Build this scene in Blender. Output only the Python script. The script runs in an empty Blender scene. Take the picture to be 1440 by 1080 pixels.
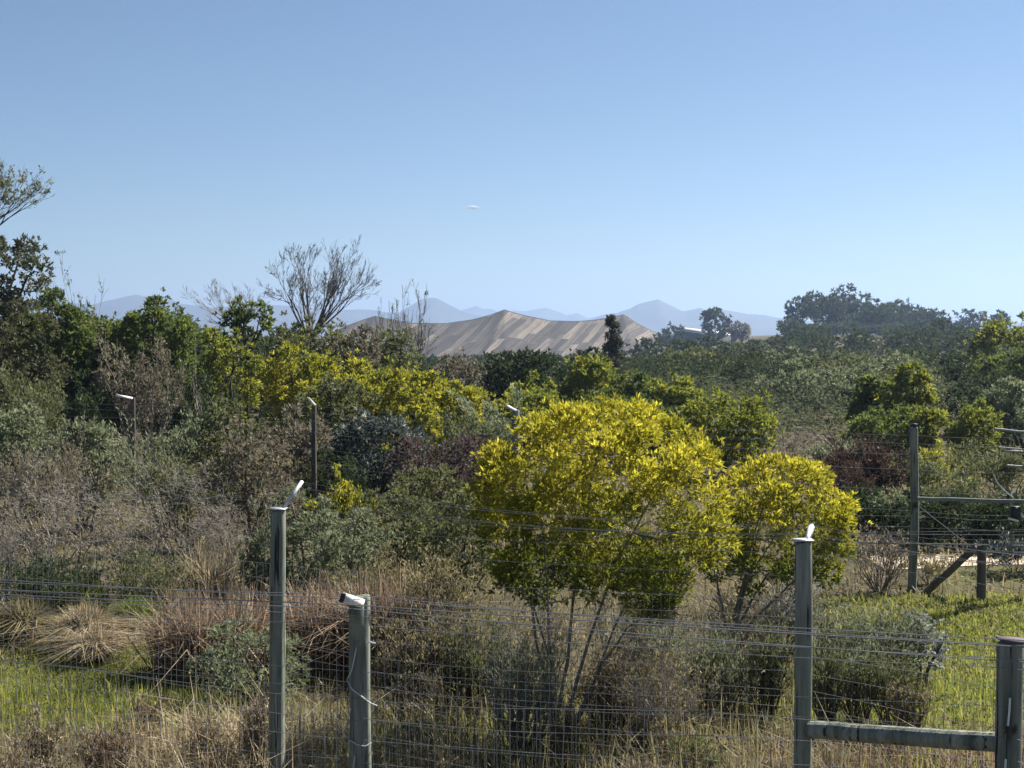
import bpy, math, random
import numpy as np
from math import sin, cos, pi, radians, sqrt, atan2

# ------------------------------------------------------------------ scene, camera, light
S = bpy.context.scene
COL = S.collection
CAMZ = 3.74
F = 1978.0                       # focal length in photo pixels (1440 wide)
PITCH = math.atan(70 / F)        # camera looks slightly down

cam_d = bpy.data.cameras.new('camera'); cam = bpy.data.objects.new('camera', cam_d); COL.objects.link(cam)
cam.location = (0, 0, CAMZ); cam.rotation_euler = (pi / 2 - PITCH, 0, 0)
cam_d.sensor_width = 36; cam_d.lens = 36 * F / 1440; cam_d.clip_start = 0.1; cam_d.clip_end = 60000
S.camera = cam
S.view_settings.view_transform = 'Standard'; S.view_settings.look = 'None'
S.view_settings.exposure = 1.45; S.view_settings.gamma = 1
S.cycles.max_bounces = 6; S.cycles.diffuse_bounces = 4; S.cycles.transmission_bounces = 3
S.cycles.glossy_bounces = 1; S.cycles.volume_bounces = 0
S.cycles.use_denoising = True

SUN_AZ, SUN_EL = radians(50), radians(44)
w = bpy.data.worlds.new('World'); S.world = w; w.use_nodes = True
nt = w.node_tree; nt.nodes.clear()
sky = nt.nodes.new('ShaderNodeTexSky'); sky.sky_type = 'NISHITA'; sky.sun_disc = False
sky.sun_elevation = SUN_EL; sky.sun_rotation = SUN_AZ
sky.altitude = 1500; sky.air_density = 1.0; sky.dust_density = 0.1; sky.ozone_density = 2.0
bg = nt.nodes.new('ShaderNodeBackground'); bg.inputs['Strength'].default_value = 0.05
out = nt.nodes.new('ShaderNodeOutputWorld')
tn = nt.nodes.new('ShaderNodeMix'); tn.data_type = 'RGBA'; tn.blend_type = 'MULTIPLY'; tn.inputs[0].default_value = 1
tn.inputs[7].default_value = (.59, .645, .68, 1); nt.links.new(sky.outputs[0], tn.inputs[6]); nt.links.new(tn.outputs[2], bg.inputs[0]); nt.links.new(bg.outputs[0], out.inputs[0])
sd = bpy.data.lights.new('sun', 'SUN'); sd.energy = 5.0; sd.angle = radians(0.5); sd.color = (1, 0.955, 0.875)
so = bpy.data.objects.new('sun', sd); COL.objects.link(so)
so.rotation_euler = (pi / 2 - SUN_EL, 0, pi - SUN_AZ); so.location = (20, 20, 60)

# ------------------------------------------------------------------ helpers
def P(u, v, d):
    """world point seen at photo pixel (u, v), at depth d along +Y"""
    cx, cy = (u - 720) / F, (540 - v) / F
    y = cos(PITCH) + cy * sin(PITCH); z = -sin(PITCH) + cy * cos(PITCH)
    return np.array([cx / y * d, d, CAMZ + z / y * d])

def sstep(a, b, x):
    t = np.clip((x - a) / (b - a), 0, 1); return t * t * (3 - 2 * t)

def terrain(x, y):
    x = np.asarray(x, float); y = np.asarray(y, float)
    d = np.maximum(y, 1.0); u = 720 + x / d * F
    h = 3.6 * sstep(110, 420, d) * sstep(860, 1160, u)
    h = h - 5.0 * sstep(70, 260, d) * (1 - sstep(860, 1100, u)) * sstep(200, 420, u)
    h = h + 2.0 * sstep(60, 200, d) * (1 - sstep(200, 420, u))
    h = h * (1 - 0.6 * sstep(900, 3000, d))
    near = 1 - sstep(40, 80, d)
    h = h + near * (0.05 * np.sin(x * 0.9 + 1.3 * np.sin(y * .4)) + 0.04 * np.sin(y * 1.3 + x * .5))
    return np.where(y > 0, h, 0.0)

def gz(x, y): return float(terrain(x, y))

def tag(o, label=None, cat=None, group=None, kind=None):
    if label: o['label'] = label
    if cat: o['category'] = cat
    if group: o['group'] = group
    if kind: o['kind'] = kind
    return o

def link(name, me, mat=None, parent=None):
    o = bpy.data.objects.new(name, me); COL.objects.link(o)
    if mat is not None and len(me.materials) == 0: me.materials.append(mat)
    if parent is not None: o.parent = parent
    return o

def quads_mesh(name, V, tint=None, Fq=None, smooth=False):
    """V (n,4,3) separate quads, or V (n,3) with Fq (m,4)"""
    me = bpy.data.meshes.new(name)
    if Fq is None:
        n = len(V); V = V.reshape(-1, 3); Fq = np.arange(4 * n).reshape(n, 4)
    V = np.ascontiguousarray(V, dtype=np.float32); Fq = np.ascontiguousarray(Fq, dtype=np.int32)
    m = len(Fq)
    me.vertices.add(len(V)); me.vertices.foreach_set('co', V.ravel())
    me.loops.add(4 * m); me.loops.foreach_set('vertex_index', Fq.ravel())
    me.polygons.add(m); me.polygons.foreach_set('loop_start', np.arange(0, 4 * m, 4, dtype=np.int32))
    if smooth: me.polygons.foreach_set('use_smooth', np.ones(m, dtype=bool))
    me.update(calc_edges=True)
    if tint is not None:
        a = me.attributes.new('tint', 'FLOAT', 'FACE'); a.data.foreach_set('value', np.ascontiguousarray(tint, dtype=np.float32))
    return me

def norm(a): return a / np.maximum(np.linalg.norm(a, axis=-1, keepdims=True), 1e-9)

def leaf_quads(rs, pos, axis, L, W):
    """kite shaped leaves"""
    n = len(pos); axis = norm(axis)
    side = norm(np.cross(axis, rs.normal(size=(n, 3))))
    L = np.broadcast_to(np.asarray(L, float).reshape(-1, 1), (n, 1)); W = np.broadcast_to(np.asarray(W, float).reshape(-1, 1), (n, 1))
    nrm = np.cross(axis, side)
    mid = pos + axis * L * 0.5 + nrm * L * 0.06
    return np.stack([pos, mid + side * W / 2, pos + axis * L, mid - side * W / 2], axis=1)

def tube_quads(P0, P1, T0, T1, R0, R1, sides=4):
    ref = np.array([0.31, 0.17, 0.93])
    def ring(Pt, T, R):
        T = norm(T); a = norm(np.cross(T, ref) + 1e-6); b = np.cross(T, a)
        ang = np.arange(sides) * 2 * pi / sides
        return Pt[:, None] + R[:, None, None] * (a[:, None] * np.cos(ang)[None, :, None] + b[:, None] * np.sin(ang)[None, :, None])
    A, B = ring(P0, T0, R0), ring(P1, T1, R1)
    q = [np.stack([A[:, k], A[:, (k + 1) % sides], B[:, (k + 1) % sides], B[:, k]], axis=1) for k in range(sides)]
    return np.concatenate(q)

def polyline_quads(pts, radii, sides=6):
    pts = np.asarray(pts, float); r = np.broadcast_to(np.asarray(radii, float), (len(pts),))
    t = norm(np.gradient(pts, axis=0))
    return tube_quads(pts[:-1], pts[1:], t[:-1], t[1:], r[:-1].copy(), r[1:].copy(), sides)

# ------------------------------------------------------------------ materials
def new_mat(name):
    m = bpy.data.materials.new(name); m.use_nodes = True; n = m.node_tree; n.nodes.clear()
    o = n.nodes.new('ShaderNodeOutputMaterial'); return m, n, o

def ramp_node(n, cols, fac):
    r = n.nodes.new('ShaderNodeValToRGB'); e = r.color_ramp.elements
    for i, c in enumerate(cols):
        p = i / (len(cols) - 1)
        if i == 0: x = e[0]; x.position = 0
        elif i == len(cols) - 1: x = e[-1]; x.position = 1
        else: x = e.new(p)
        x.color = (*c, 1)
    n.links.new(fac, r.inputs[0]); return r.outputs[0]

def leaf_mat(name, cols, transl=0.4, rough=0.55, spec=0.3, dead=0.0):
    m, n, o = new_mat(name)
    a = n.nodes.new('ShaderNodeAttribute'); a.attribute_name = 'tint'
    tc = n.nodes.new('ShaderNodeTexCoord'); f = noise(n, tc.outputs['Object'], 1.6, 3, .6)
    ad = n.nodes.new('ShaderNodeMath'); ad.operation = 'MULTIPLY_ADD'; ad.inputs[1].default_value = .7; n.links.new(f, ad.inputs[0])
    sb = n.nodes.new('ShaderNodeMath'); sb.operation = 'SUBTRACT'; sb.inputs[1].default_value = .35; n.links.new(a.outputs['Fac'], sb.inputs[0]); n.links.new(sb.outputs[0], ad.inputs[2])
    c = ramp_node(n, cols, ad.outputs[0])
    if dead:
        g = noise(n, tc.outputs['Object'], 2.3, 4, .65, (1, 1, .8)); mr = n.nodes.new('ShaderNodeMapRange'); mr.inputs[1].default_value = .56; mr.inputs[2].default_value = .70; mr.inputs[4].default_value = dead
        n.links.new(g, mr.inputs[0]); mx0 = n.nodes.new('ShaderNodeMix'); mx0.data_type = 'RGBA'; n.links.new(mr.outputs[0], mx0.inputs[0]); n.links.new(c, mx0.inputs[6]); mx0.inputs[7].default_value = (.17, .135, .085, 1); c = mx0.outputs[2]
    p = n.nodes.new('ShaderNodeBsdfPrincipled'); p.inputs['Roughness'].default_value = rough
    p.inputs['Specular IOR Level'].default_value = spec
    n.links.new(c, p.inputs['Base Color'])
    t = n.nodes.new('ShaderNodeBsdfTranslucent'); n.links.new(c, t.inputs['Color'])
    mx = n.nodes.new('ShaderNodeMixShader'); mx.inputs[0].default_value = transl
    n.links.new(p.outputs[0], mx.inputs[1]); n.links.new(t.outputs[0], mx.inputs[2]); n.links.new(mx.outputs[0], o.inputs[0])
    return m

def noise(n, coord, scale, detail=4, rough=0.55, vec_scale=None):
    t = n.nodes.new('ShaderNodeTexNoise'); t.inputs['Scale'].default_value = scale
    t.inputs['Detail'].default_value = detail; t.inputs['Roughness'].default_value = rough
    if vec_scale is not None:
        mp = n.nodes.new('ShaderNodeMapping'); mp.inputs['Scale'].default_value = vec_scale
        n.links.new(coord, mp.inputs[0]); coord = mp.outputs[0]
    n.links.new(coord, t.inputs['Vector']); return t.outputs['Fac']

def solid_mat(name, cols, scale=8, rough=0.8, vec_scale=None, metallic=0, bump=0.0, spec=0.3, lo=0.3, hi=0.7):
    m, n, o = new_mat(name)
    tc = n.nodes.new('ShaderNodeTexCoord')
    f = noise(n, tc.outputs['Object'], scale, 6, 0.6, vec_scale)
    mr = n.nodes.new('ShaderNodeMapRange'); mr.inputs[1].default_value = lo; mr.inputs[2].default_value = hi
    n.links.new(f, mr.inputs[0])
    c = ramp_node(n, cols, mr.outputs[0])
    p = n.nodes.new('ShaderNodeBsdfPrincipled'); p.inputs['Roughness'].default_value = rough
    p.inputs['Metallic'].default_value = metallic; p.inputs['Specular IOR Level'].default_value = spec
    n.links.new(c, p.inputs['Base Color'])
    if bump:
        b = n.nodes.new('ShaderNodeBump'); b.inputs['Strength'].default_value = bump; b.inputs['Distance'].default_value = 0.01
        n.links.new(f, b.inputs['Height']); n.links.new(b.outputs[0], p.inputs['Normal'])
    n.links.new(p.outputs[0], o.inputs[0]); return m

PAL = {
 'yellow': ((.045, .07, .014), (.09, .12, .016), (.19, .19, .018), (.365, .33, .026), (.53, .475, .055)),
 'yellow_green': ((.06, .075, .012), (.15, .15, .016), (.30, .26, .02)),
 'lime': ((.034, .05, .012), (.096, .110, .015), (.215, .20, .022)),
 'green': ((.021, .036, .011), (.054, .072, .016), (.125, .135, .023)),
 'dark_green': ((.014, .026, .012), (.032, .05, .018), (.065, .08, .025)),
 'olive': ((.034, .042, .018), (.07, .078, .03), (.125, .125, .05)),
 'grey_green': ((.05, .062, .035), (.10, .115, .062), (.18, .19, .11)),
 'silver': ((.08, .10, .09), (.25, .27, .25), (.5, .5, .48)),
 'blue_dark': ((.014, .022, .02), (.024, .035, .03), (.05, .065, .055), (.14, .16, .14), (.5, .5, .47)),
 'brown': ((.045, .04, .028), (.092, .08, .055), (.16, .138, .095)),
 'red_brown': ((.024, .018, .015), (.045, .031, .025), (.12, .06, .04)),
 'purple': ((.045, .037, .033), (.09, .068, .06), (.17, .105, .105)),
 'straw': ((.13, .105, .06), (.28, .225, .135), (.50, .415, .27)),
 'reed': ((.05, .038, .027), (.125, .088, .058), (.26, .195, .125)),
 'lawn': ((.055, .07, .014), (.105, .118, .022), (.20, .19, .045)),
 'bright_grass': ((.04, .062, .012), (.075, .105, .018), (.12, .15, .03)),
 'far_green': ((.025, .036, .018), (.045, .06, .025), (.075, .09, .035)),
 'far_scrub': ((.03, .038, .02), (.052, .062, .03), (.085, .095, .045)),
 'dark_olive': ((.022, .026, .013), (.045, .048, .022), (.085, .08, .035)),
 'conifer': ((.016, .02, .014), (.036, .038, .024), (.08, .068, .042)),
 'litter': ((.06, .05, .03), (.12, .105, .05), (.22, .18, .10)),
}
LM = {k: leaf_mat('foliage_' + k, [tuple(min(.8, q * (1.8 if k not in ('yellow', 'straw', 'silver', 'far_green', 'red_brown', 'blue_dark', 'purple', 'dark_green') else 1.12)) for q in c) for c in v], 0.52 if k in ('yellow', 'yellow_green', 'lime', 'green', 'bright_grass', 'lawn') else 0.4, 0.6, .06 if k.startswith('far') else .22, {'olive': .2, 'grey_green': .3, 'brown': .3, 'dark_green': .1, 'purple': .35, 'green': .08, 'far_scrub': .1, 'red_brown': .2, 'lawn': .35}.get(k, 0)) for k, v in PAL.items()}
TW = {
 'grey': ((.085, .075, .068), (.15, .135, .12), (.24, .22, .2)),
 'pale': ((.17, .15, .125), (.28, .25, .21), (.4, .37, .33)),
 'dark': ((.028, .024, .02), (.05, .043, .036), (.085, .075, .062)),
 'brown': ((.055, .04, .03), (.10, .075, .055), (.16, .125, .09)),
}
TM = {k: leaf_mat('twig_' + k, v, 0.0, 0.85, 0.15) for k, v in TW.items()}

# ------------------------------------------------------------------ plant generators
def skeleton(rs, n=6, spread=0.6, levels=2, kids=3, ratio=0.6, wob=0.25, up=0.15, seg=5, base=0.1, lean=(0, 0), kid_ang=0.7, t0=0.3, taper=0.35):
    """branching polylines of unit height -> arrays P0,P1,T0,T1,R0,R1,level (radius relative to first stem =1)"""
    R = random.Random(int(rs.integers(1 << 30)))
    g = R.gauss; segs = []; stack = []
    for i in range(n):
        a = i * 2.39996 + R.uniform(-.4, .4) + n; s = spread * sqrt((i + R.uniform(.2, .8)) / n)
        d = (sin(s) * cos(a) + lean[0], sin(s) * sin(a) + lean[1], cos(s))
        b = base * sqrt(R.random())
        stack.append(((b * cos(a), b * sin(a), -0.02), d, R.uniform(.75, 1.1), 1.0, 0))
    while stack:
        p, d, L, r, lv = stack.pop()
        st = L / seg; pts = [p]; ds = [d]
        for k in range(seg):
            d = (d[0] + g(0, wob), d[1] + g(0, wob), d[2] + g(0, wob) * .7 + up)
            m = sqrt(d[0] ** 2 + d[1] ** 2 + d[2] ** 2) + 1e-9; d = (d[0] / m, d[1] / m, d[2] / m)
            p = (p[0] + d[0] * st, p[1] + d[1] * st, p[2] + d[2] * st)
            if p[2] < 0.02: p = (p[0], p[1], 0.02)
            pts.append(p); ds.append(d)
        for k in range(seg):
            f0, f1 = 1 - (1 - taper) * k / seg, 1 - (1 - taper) * (k + 1) / seg
            segs.append((*pts[k], *pts[k + 1], *ds[k], *ds[k + 1], r * f0, r * f1, lv, float(k >= seg - 2)))
        if lv + 1 < levels:
            for j in range(kids if lv else kids + 1):
                t = R.uniform(t0, 1.0); k = min(seg - 1, int(t * seg))
                dd = ds[k + 1]; a = kid_ang
                nd = (dd[0] + g(0, a), dd[1] + g(0, a), dd[2] + g(0, a) * .6)
                stack.append((pts[k + 1], nd, L * ratio * R.uniform(.7, 1.2), r * (1 - (1 - taper) * t) * .62, lv + 1))
    A = np.array(segs)
    return A

def fit(A, W, D, H):
    """scale skeleton so that it fills W x D x H"""
    e = A[:, 3:6]
    zx = np.percentile(e[:, 2], 99.5); cx, cy = np.median(e[:, 0]) * .5, np.median(e[:, 1]) * .5
    lim = lambda v: max(np.percentile(np.abs(v), 97), 1e-3)
    s = np.array([W / 2 / lim(e[:, 0]), D / 2 / lim(e[:, 1]), H / zx])
    B = A.copy()
    for i in (0, 3): B[:, i:i + 3] *= s
    for i in (6, 9): B[:, i:i + 3] = norm(B[:, i:i + 3] * s)
    return B

def twig_mesh(rs, name, A, r, sides=4, minr=0.0):
    R0 = np.maximum(A[:, 12] * r, minr); R1 = np.maximum(A[:, 13] * r, minr * .8)
    Q = tube_quads(A[:, 0:3], A[:, 3:6], A[:, 6:9], A[:, 9:12], R0, R1, sides)
    t = np.tile(rs.random(len(A)) * .6 + .2 * (A[:, 14] > 0), sides)
    return quads_mesh(name, Q, t)

def leaves_on(rs, A, lv, n, L, Wd, along=0.6, rnd=0.8, up=0.2, jit=0.04, zmin=0.0, clump=6, tbias=0.0, tip=False):
    sel = A[(A[:, 14] >= lv) & (A[:, 5] > zmin) & ((A[:, 15] > .5) | (not tip))]
    if len(sel) == 0: sel = A
    nc = max(1, n // clump)
    i = rs.integers(len(sel), size=nc); t = rs.random((nc, 1))
    c = sel[i, 0:3] * (1 - t) + sel[i, 3:6] * t; d = sel[i, 9:12]; tc = rs.random(nc)
    c = np.repeat(c, clump, 0); d = np.repeat(d, clump, 0); tc = np.repeat(tc, clump)
    m = len(c)
    pos = c + rs.normal(size=(m, 3)) * jit
    ax = d * along + rs.normal(size=(m, 3)) * rnd * .6 + np.array([0, 0, up])
    q = leaf_quads(rs, pos, ax, L * rs.uniform(.6, 1.3, m), Wd * rs.uniform(.7, 1.3, m))
    tint = np.clip(tc * .65 + rs.random(m) * .35 + tbias, 0, 1)
    return q, tint

def crown_quads(rs, W, D, H, z0, n, L, Wd, nb=9, lobes=0.33, tuft=0.05, outw=0.8, up=0.3, flat=.8, per=8, tbias=0.0, skew=0.0, rough=.24, droop=0.0, gaps=0.0, cone=0.0):
    """leaf rosettes on many small overlapping clumps that fill an uneven rounded envelope; returns quads, tint, clump centres"""
    env = np.array([W / 2, D / 2, (H - z0) / 2]); ctr = np.array([0, 0, (H + z0) / 2]); nc = int(nb * 3.6)
    j = np.arange(nc) + .5; ph = np.arccos(np.clip(1 - 1.93 * j / nc, -1, 1)); th = pi * (1 + 5 ** .5) * j + rs.uniform(0, 6)
    dirs = norm(np.stack([np.cos(th) * np.sin(ph), np.sin(th) * np.sin(ph), np.cos(ph)], 1) + rs.normal(size=(nc, 3)) * .12)
    sd_ = int(rs.integers(10000))
    rr = 1 + rough * (fbm(dirs[:, 0] * 2.2 + dirs[:, 2], dirs[:, 1] * 2.2 - dirs[:, 2] * 1.4, sd_, 3))
    siz = lobes * rs.uniform(.45, 1.4, nc)
    rad = np.clip(rr - siz * .7, .25, 1.05) * np.where(rs.random(nc) < .22, rs.uniform(.45, .8, nc), 1)
    p = dirs * rad[:, None]
    p[:, 2] = np.where(p[:, 2] < 0, p[:, 2] * (1 - .15 * rs.random(nc)), p[:, 2])
    p[:, :2] *= 1 - cone * (p[:, 2:3] + 1) / 2
    C = ctr + p * env
    if gaps:
        kp = rs.random(nc) > gaps * np.where(p[:, 2] < -.1, 1.3, .8); kp[:2] = True; C, siz, dirs = C[kp], siz[kp], dirs[kp]; nc = len(C)
    nt = max(8, n // per)
    w_ = siz ** 2; b = rs.choice(nc, size=nt, p=w_ / w_.sum())
    v = norm(rs.normal(size=(nt, 3)) + dirs[b] * .55 + np.array([0, 0, .35]))
    sh = 1 - np.abs(rs.normal(size=(nt, 1))) * .38 + np.where(rs.random((nt, 1)) < .16, rs.random((nt, 1)) * .75, 0)
    em = np.array([(W + D) / 4, (W + D) / 4, min(env[2], (W + D) / 4 * 1.2)])
    tc = C[b] + v * siz[b][:, None] * em * sh * np.array([1, 1, flat]); tc[:, 2] -= droop * H * rs.random(nt) ** 2
    tb = rs.random(nc); tt = rs.random(nt) * .6 + tb[b] * .4
    m = nt * per; axr = norm(rs.normal(size=(m, 3)))
    vv = np.repeat(v, per, 0); ax = axr * .85 + vv * outw + np.array([0, 0, up])
    pos = np.repeat(tc, per, 0) + rs.normal(size=(m, 3)) * tuft * .35 * np.mean([W, H - z0]) * siz.mean()
    q = leaf_quads(rs, pos, ax, L * rs.uniform(.4, 1.45, m), Wd * rs.uniform(.6, 1.35, m))
    tint = np.clip(np.repeat(tt, per) * .62 + rs.random(m) * .38 + tbias, 0, 1)
    return q, tint, C

def limb_quads(rs, C, z0, r, base_spread=.0, sides=6, nstem=1, twigs=3, env=1.0, nmain=7):
    """trunk, forking limbs and finer branches that reach every clump"""
    out = []; nmain = min(nmain, len(C)); seg = 9
    order = [int(np.argmax(C[:, 2]))]
    while len(order) < nmain:
        dd = np.min(np.linalg.norm(C[:, None] - C[order][None], axis=2), axis=1); order.append(int(np.argmax(dd)))
    top = np.array([C[:, 0].mean() * .35, C[:, 1].mean() * .35, z0 * .75 + .06 * C[:, 2].max()])
    starts = [np.array([rs.normal() * base_spread, rs.normal() * base_spread, -.08]) for _ in range(nstem)]
    crook = lambda p, a: p + np.cumsum(rs.normal(size=p.shape), 0) * a * np.linspace(0, 1, len(p))[:, None] * (1 - np.linspace(0, 1, len(p))[:, None]) * 2
    if nstem == 1:
        t = np.linspace(0, 1, seg)[:, None]; out.append(polyline_quads(crook(starts[0] * (1 - t) + top * t, .05 * env), np.linspace(r * 1.3, r * .8, seg), 8))
    paths = []
    for i, ci in enumerate(order):
        c = C[ci]; s = top if nstem == 1 else starts[i % nstem]
        t = np.linspace(0, 1, seg)[:, None]; mid = s * .5 + c * .5 + np.array([-.12 * c[0], -.12 * c[1], .08 * c[2]])
        p = crook(s * (1 - t) ** 2 + 2 * mid * t * (1 - t) + c * t ** 2, .10 * env)
        rr = np.linspace(r * (.62 if nstem == 1 else .85), r * .16, seg); paths.append((p, rr)); out.append(polyline_quads(p, rr, sides))
    PP = np.concatenate([p[3:] for p, _ in paths]); RR = np.concatenate([q[3:] for _, q in paths])
    for ci in range(len(C)):
        if ci in order: continue
        c = C[ci]; dist = np.linalg.norm(PP - c, axis=1) + .6 * np.maximum(0, PP[:, 2] - c[2]); k = int(np.argmin(dist)); s = PP[k]
        t = np.linspace(0, 1, 6)[:, None]; mid = (s + c) / 2 + np.array([0, 0, -.06 * env]) + rs.normal(size=3) * .08 * env
        p = crook(s * (1 - t) ** 2 + 2 * mid * t * (1 - t) + c * t ** 2, .05 * env); out.append(polyline_quads(p, np.linspace(min(RR[k], r * .35), r * .09, 6), 5))
        for _ in range(twigs):
            j = rs.integers(2, 6); e = p[j] + norm(rs.normal(size=3) + np.array([0, 0, .5])) * env * rs.uniform(.15, .4)
            out.append(polyline_quads([p[j], (p[j] + e) / 2 + rs.normal(size=3) * .04 * env, e], [r * .12, r * .08, r * .04], 4))
    return np.concatenate(out)

SC = 1024 / 1440
COUNT = {'n': 0}

def spot(u, top, wpx, d, base=None):
    x = (u - 720) / F * d; g = gz(x, d) if base is None else base
    H = P(u, top, d)[2] - g; W = wpx / F * d
    return x, g, H, W

def root(name, x, y, z, label, cat, group=None):
    o = bpy.data.objects.new(name, None); COL.objects.link(o); o.location = (x, y, z); o.empty_display_size = .2
    return tag(o, label, cat, group)

def leafpx(d, px): return px / SC * d / F           # size in metres that shows px pixels in the 1024 wide render

SEED = [11]
def nrs(): SEED[0] += 1; return np.random.default_rng(SEED[0])

def blob_tree(name, label, u, top, wpx, d, pal, z0=0.25, k=0.85, lp=(5.0, 2.0), cat='tree', bark='dark', group=None, deep=0.9, tr=None, nstem=1, Dr=0.8, **kw):
    rs = nrs(); x, g, H, W = spot(u, top, wpx, d)
    o = root(name, x, d, g, label, cat, group)
    area = (wpx * SC) * (H * (1 - z0) / d * F * SC)
    n = int(np.clip(area * k, 1500, 60000))
    W *= 1.08; q, t, C = crown_quads(rs, W, W * Dr, H, H * z0, n, leafpx(d, lp[0]), leafpx(d, lp[1]), **kw)
    link('crown', quads_mesh('crown', q, t), LM[pal], o)
    r = tr or max(.03, H * .02)
    lq = limb_quads(rs, C, H * z0, r, base_spread=0 if nstem == 1 else .06 * W, nstem=nstem, env=W * .3)
    link('trunk' if nstem == 1 else 'stems', quads_mesh('trunk', lq, rs.random(len(lq)) * .8), TM[bark], o)
    return o

def shrub(name, label, u, top, wpx, d, pal, bark='brown', k=0.6, lp=(4.5, 1.5), cat='shrub', n=9, spread=.75, levels=3, kids=3, ratio=.55,
          wob=.16, up=.10, r=None, lv=1, zmin=.12, jit=.035, Dr=.8, lean=(0, 0), group=None, along=.7, lup=.25, rnd=.7, clump=5, foliage='foliage', stems='stems',
          minr=.30, seg=5, base=.12, kid_ang=.6, t0=.3, tbias=0.0, taper=.35, tip=False):
    rs = nrs(); x, g, H, W = spot(u, top, wpx, d)
    o = root(name, x, d, g, label, cat, group)
    A = fit(skeleton(rs, n, spread, levels, kids, ratio, wob, up, seg, base, lean, kid_ang, t0, taper), W, W * Dr, H)
    link(stems, twig_mesh(rs, 'stems', A, r or max(.006, H * .011), 4, leafpx(d, minr) / 2), TM[bark], o)
    if pal:
        area = wpx * SC * H / d * F * SC
        m = int(np.clip(area * k, 60, 45000))
        q, t = leaves_on(rs, A, lv, m, leafpx(d, lp[0]), leafpx(d, lp[1]), along, rnd, lup, jit * W, zmin * H, clump, tbias, tip)
        link(foliage, quads_mesh('foliage', q, t), LM[pal], o)
    return o

def blade_quads(rs, base, h, wd, bend=.35, lean=None):
    """two-quad tapered blades; base (n,3)"""
    n = len(base); a = rs.uniform(0, 2 * pi, n); dr = np.stack([np.cos(a), np.sin(a), np.zeros(n)], 1)
    if lean is not None: dr = norm(dr + lean)
    h = h.reshape(-1, 1); b = np.abs(rs.normal(size=(n, 1))) * bend
    side = np.stack([-np.sin(a + rs.normal(size=n)), np.cos(a), np.zeros(n)], 1); side = norm(side)
    p1 = base + np.array([0, 0, 1]) * h * .55 + dr * h * b * .3
    p2 = base + np.array([0, 0, 1]) * h * (1 - .35 * np.minimum(b, 1.6)) + dr * h * b
    w0 = np.broadcast_to(np.asarray(wd).reshape(-1, 1), (n, 1)) / 2
    q1 = np.stack([base - side * w0, base + side * w0, p1 + side * w0 * .8, p1 - side * w0 * .8], 1)
    q2 = np.stack([p1 - side * w0 * .8, p1 + side * w0 * .8, p2 + side * w0 * .15, p2 - side * w0 * .15], 1)
    return np.concatenate([q1, q2])

def tussock(name, label, u, top, wpx, d, pal, n=1500, bend=.8, wp=1.2, cat='grass clump', group=None, core=.25, Dr=.8, part=None):
    rs = nrs(); x, g, H, W = spot(u, top, wpx, d)
    a = rs.uniform(0, 2 * pi, n); r = np.sqrt(rs.random(n)) * W / 2 * core
    b = np.stack([np.cos(a) * r, np.sin(a) * r * Dr, np.zeros(n) - .02], 1)
    h = H * rs.uniform(.55, 1.15, n)
    # blades lean outward
    q = blade_quads(rs, b, h, leafpx(d, wp) * rs.uniform(.6, 1.3, n), bend)
    t = np.tile(rs.random(n), 2)
    o = link(name, quads_mesh(name, q, t), LM[pal]); o.location = (x, d, g)
    return tag(o, label, cat, group)

# ------------------------------------------------------------------ ground, path, mountains, haze, cloud
def grid_mesh(name, X, Y, Z, smooth=True, attr=None):
    a, b = X.shape; V = np.stack([X, Y, Z], -1).reshape(-1, 3); i = np.arange(a * b).reshape(a, b)
    Fq = np.stack([i[:-1, :-1], i[1:, :-1], i[1:, 1:], i[:-1, 1:]], -1).reshape(-1, 4)
    me = quads_mesh(name, V, None, Fq, smooth)
    if attr is not None:
        for k, v in attr.items():
            at = me.attributes.new(k, 'FLOAT', 'POINT'); at.data.foreach_set('value', np.ascontiguousarray(v.ravel(), dtype=np.float32))
    return me

def lawn_mask(x, y):
    d = np.maximum(y, 1.0); u = 720 + x / d * F
    wob = 25 * np.sin(y * 2.1 + x) + 18 * np.sin(x * 3.3)
    right = sstep(1120, 1200, u + wob) * sstep(11.5, 13, d) * (1 - sstep(19.4, 20.2, d))
    left = (1 - sstep(360, 430, u + wob)) * sstep(12.4, 13.0, d) * (1 - sstep(17.0, 18.5, d))
    mid = sstep(700, 780, u + wob) * (1 - sstep(960, 1050, u + wob)) * sstep(11, 11.6, d) * (1 - sstep(13, 14, d))
    strip = sstep(1290, 1330, u) * sstep(20.4, 20.8, d) * (1 - sstep(21.9, 22.3, d)) * .6
    return np.where(y > 0, np.maximum(np.maximum(right, left), np.maximum(mid * .7, strip)), 0)

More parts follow.
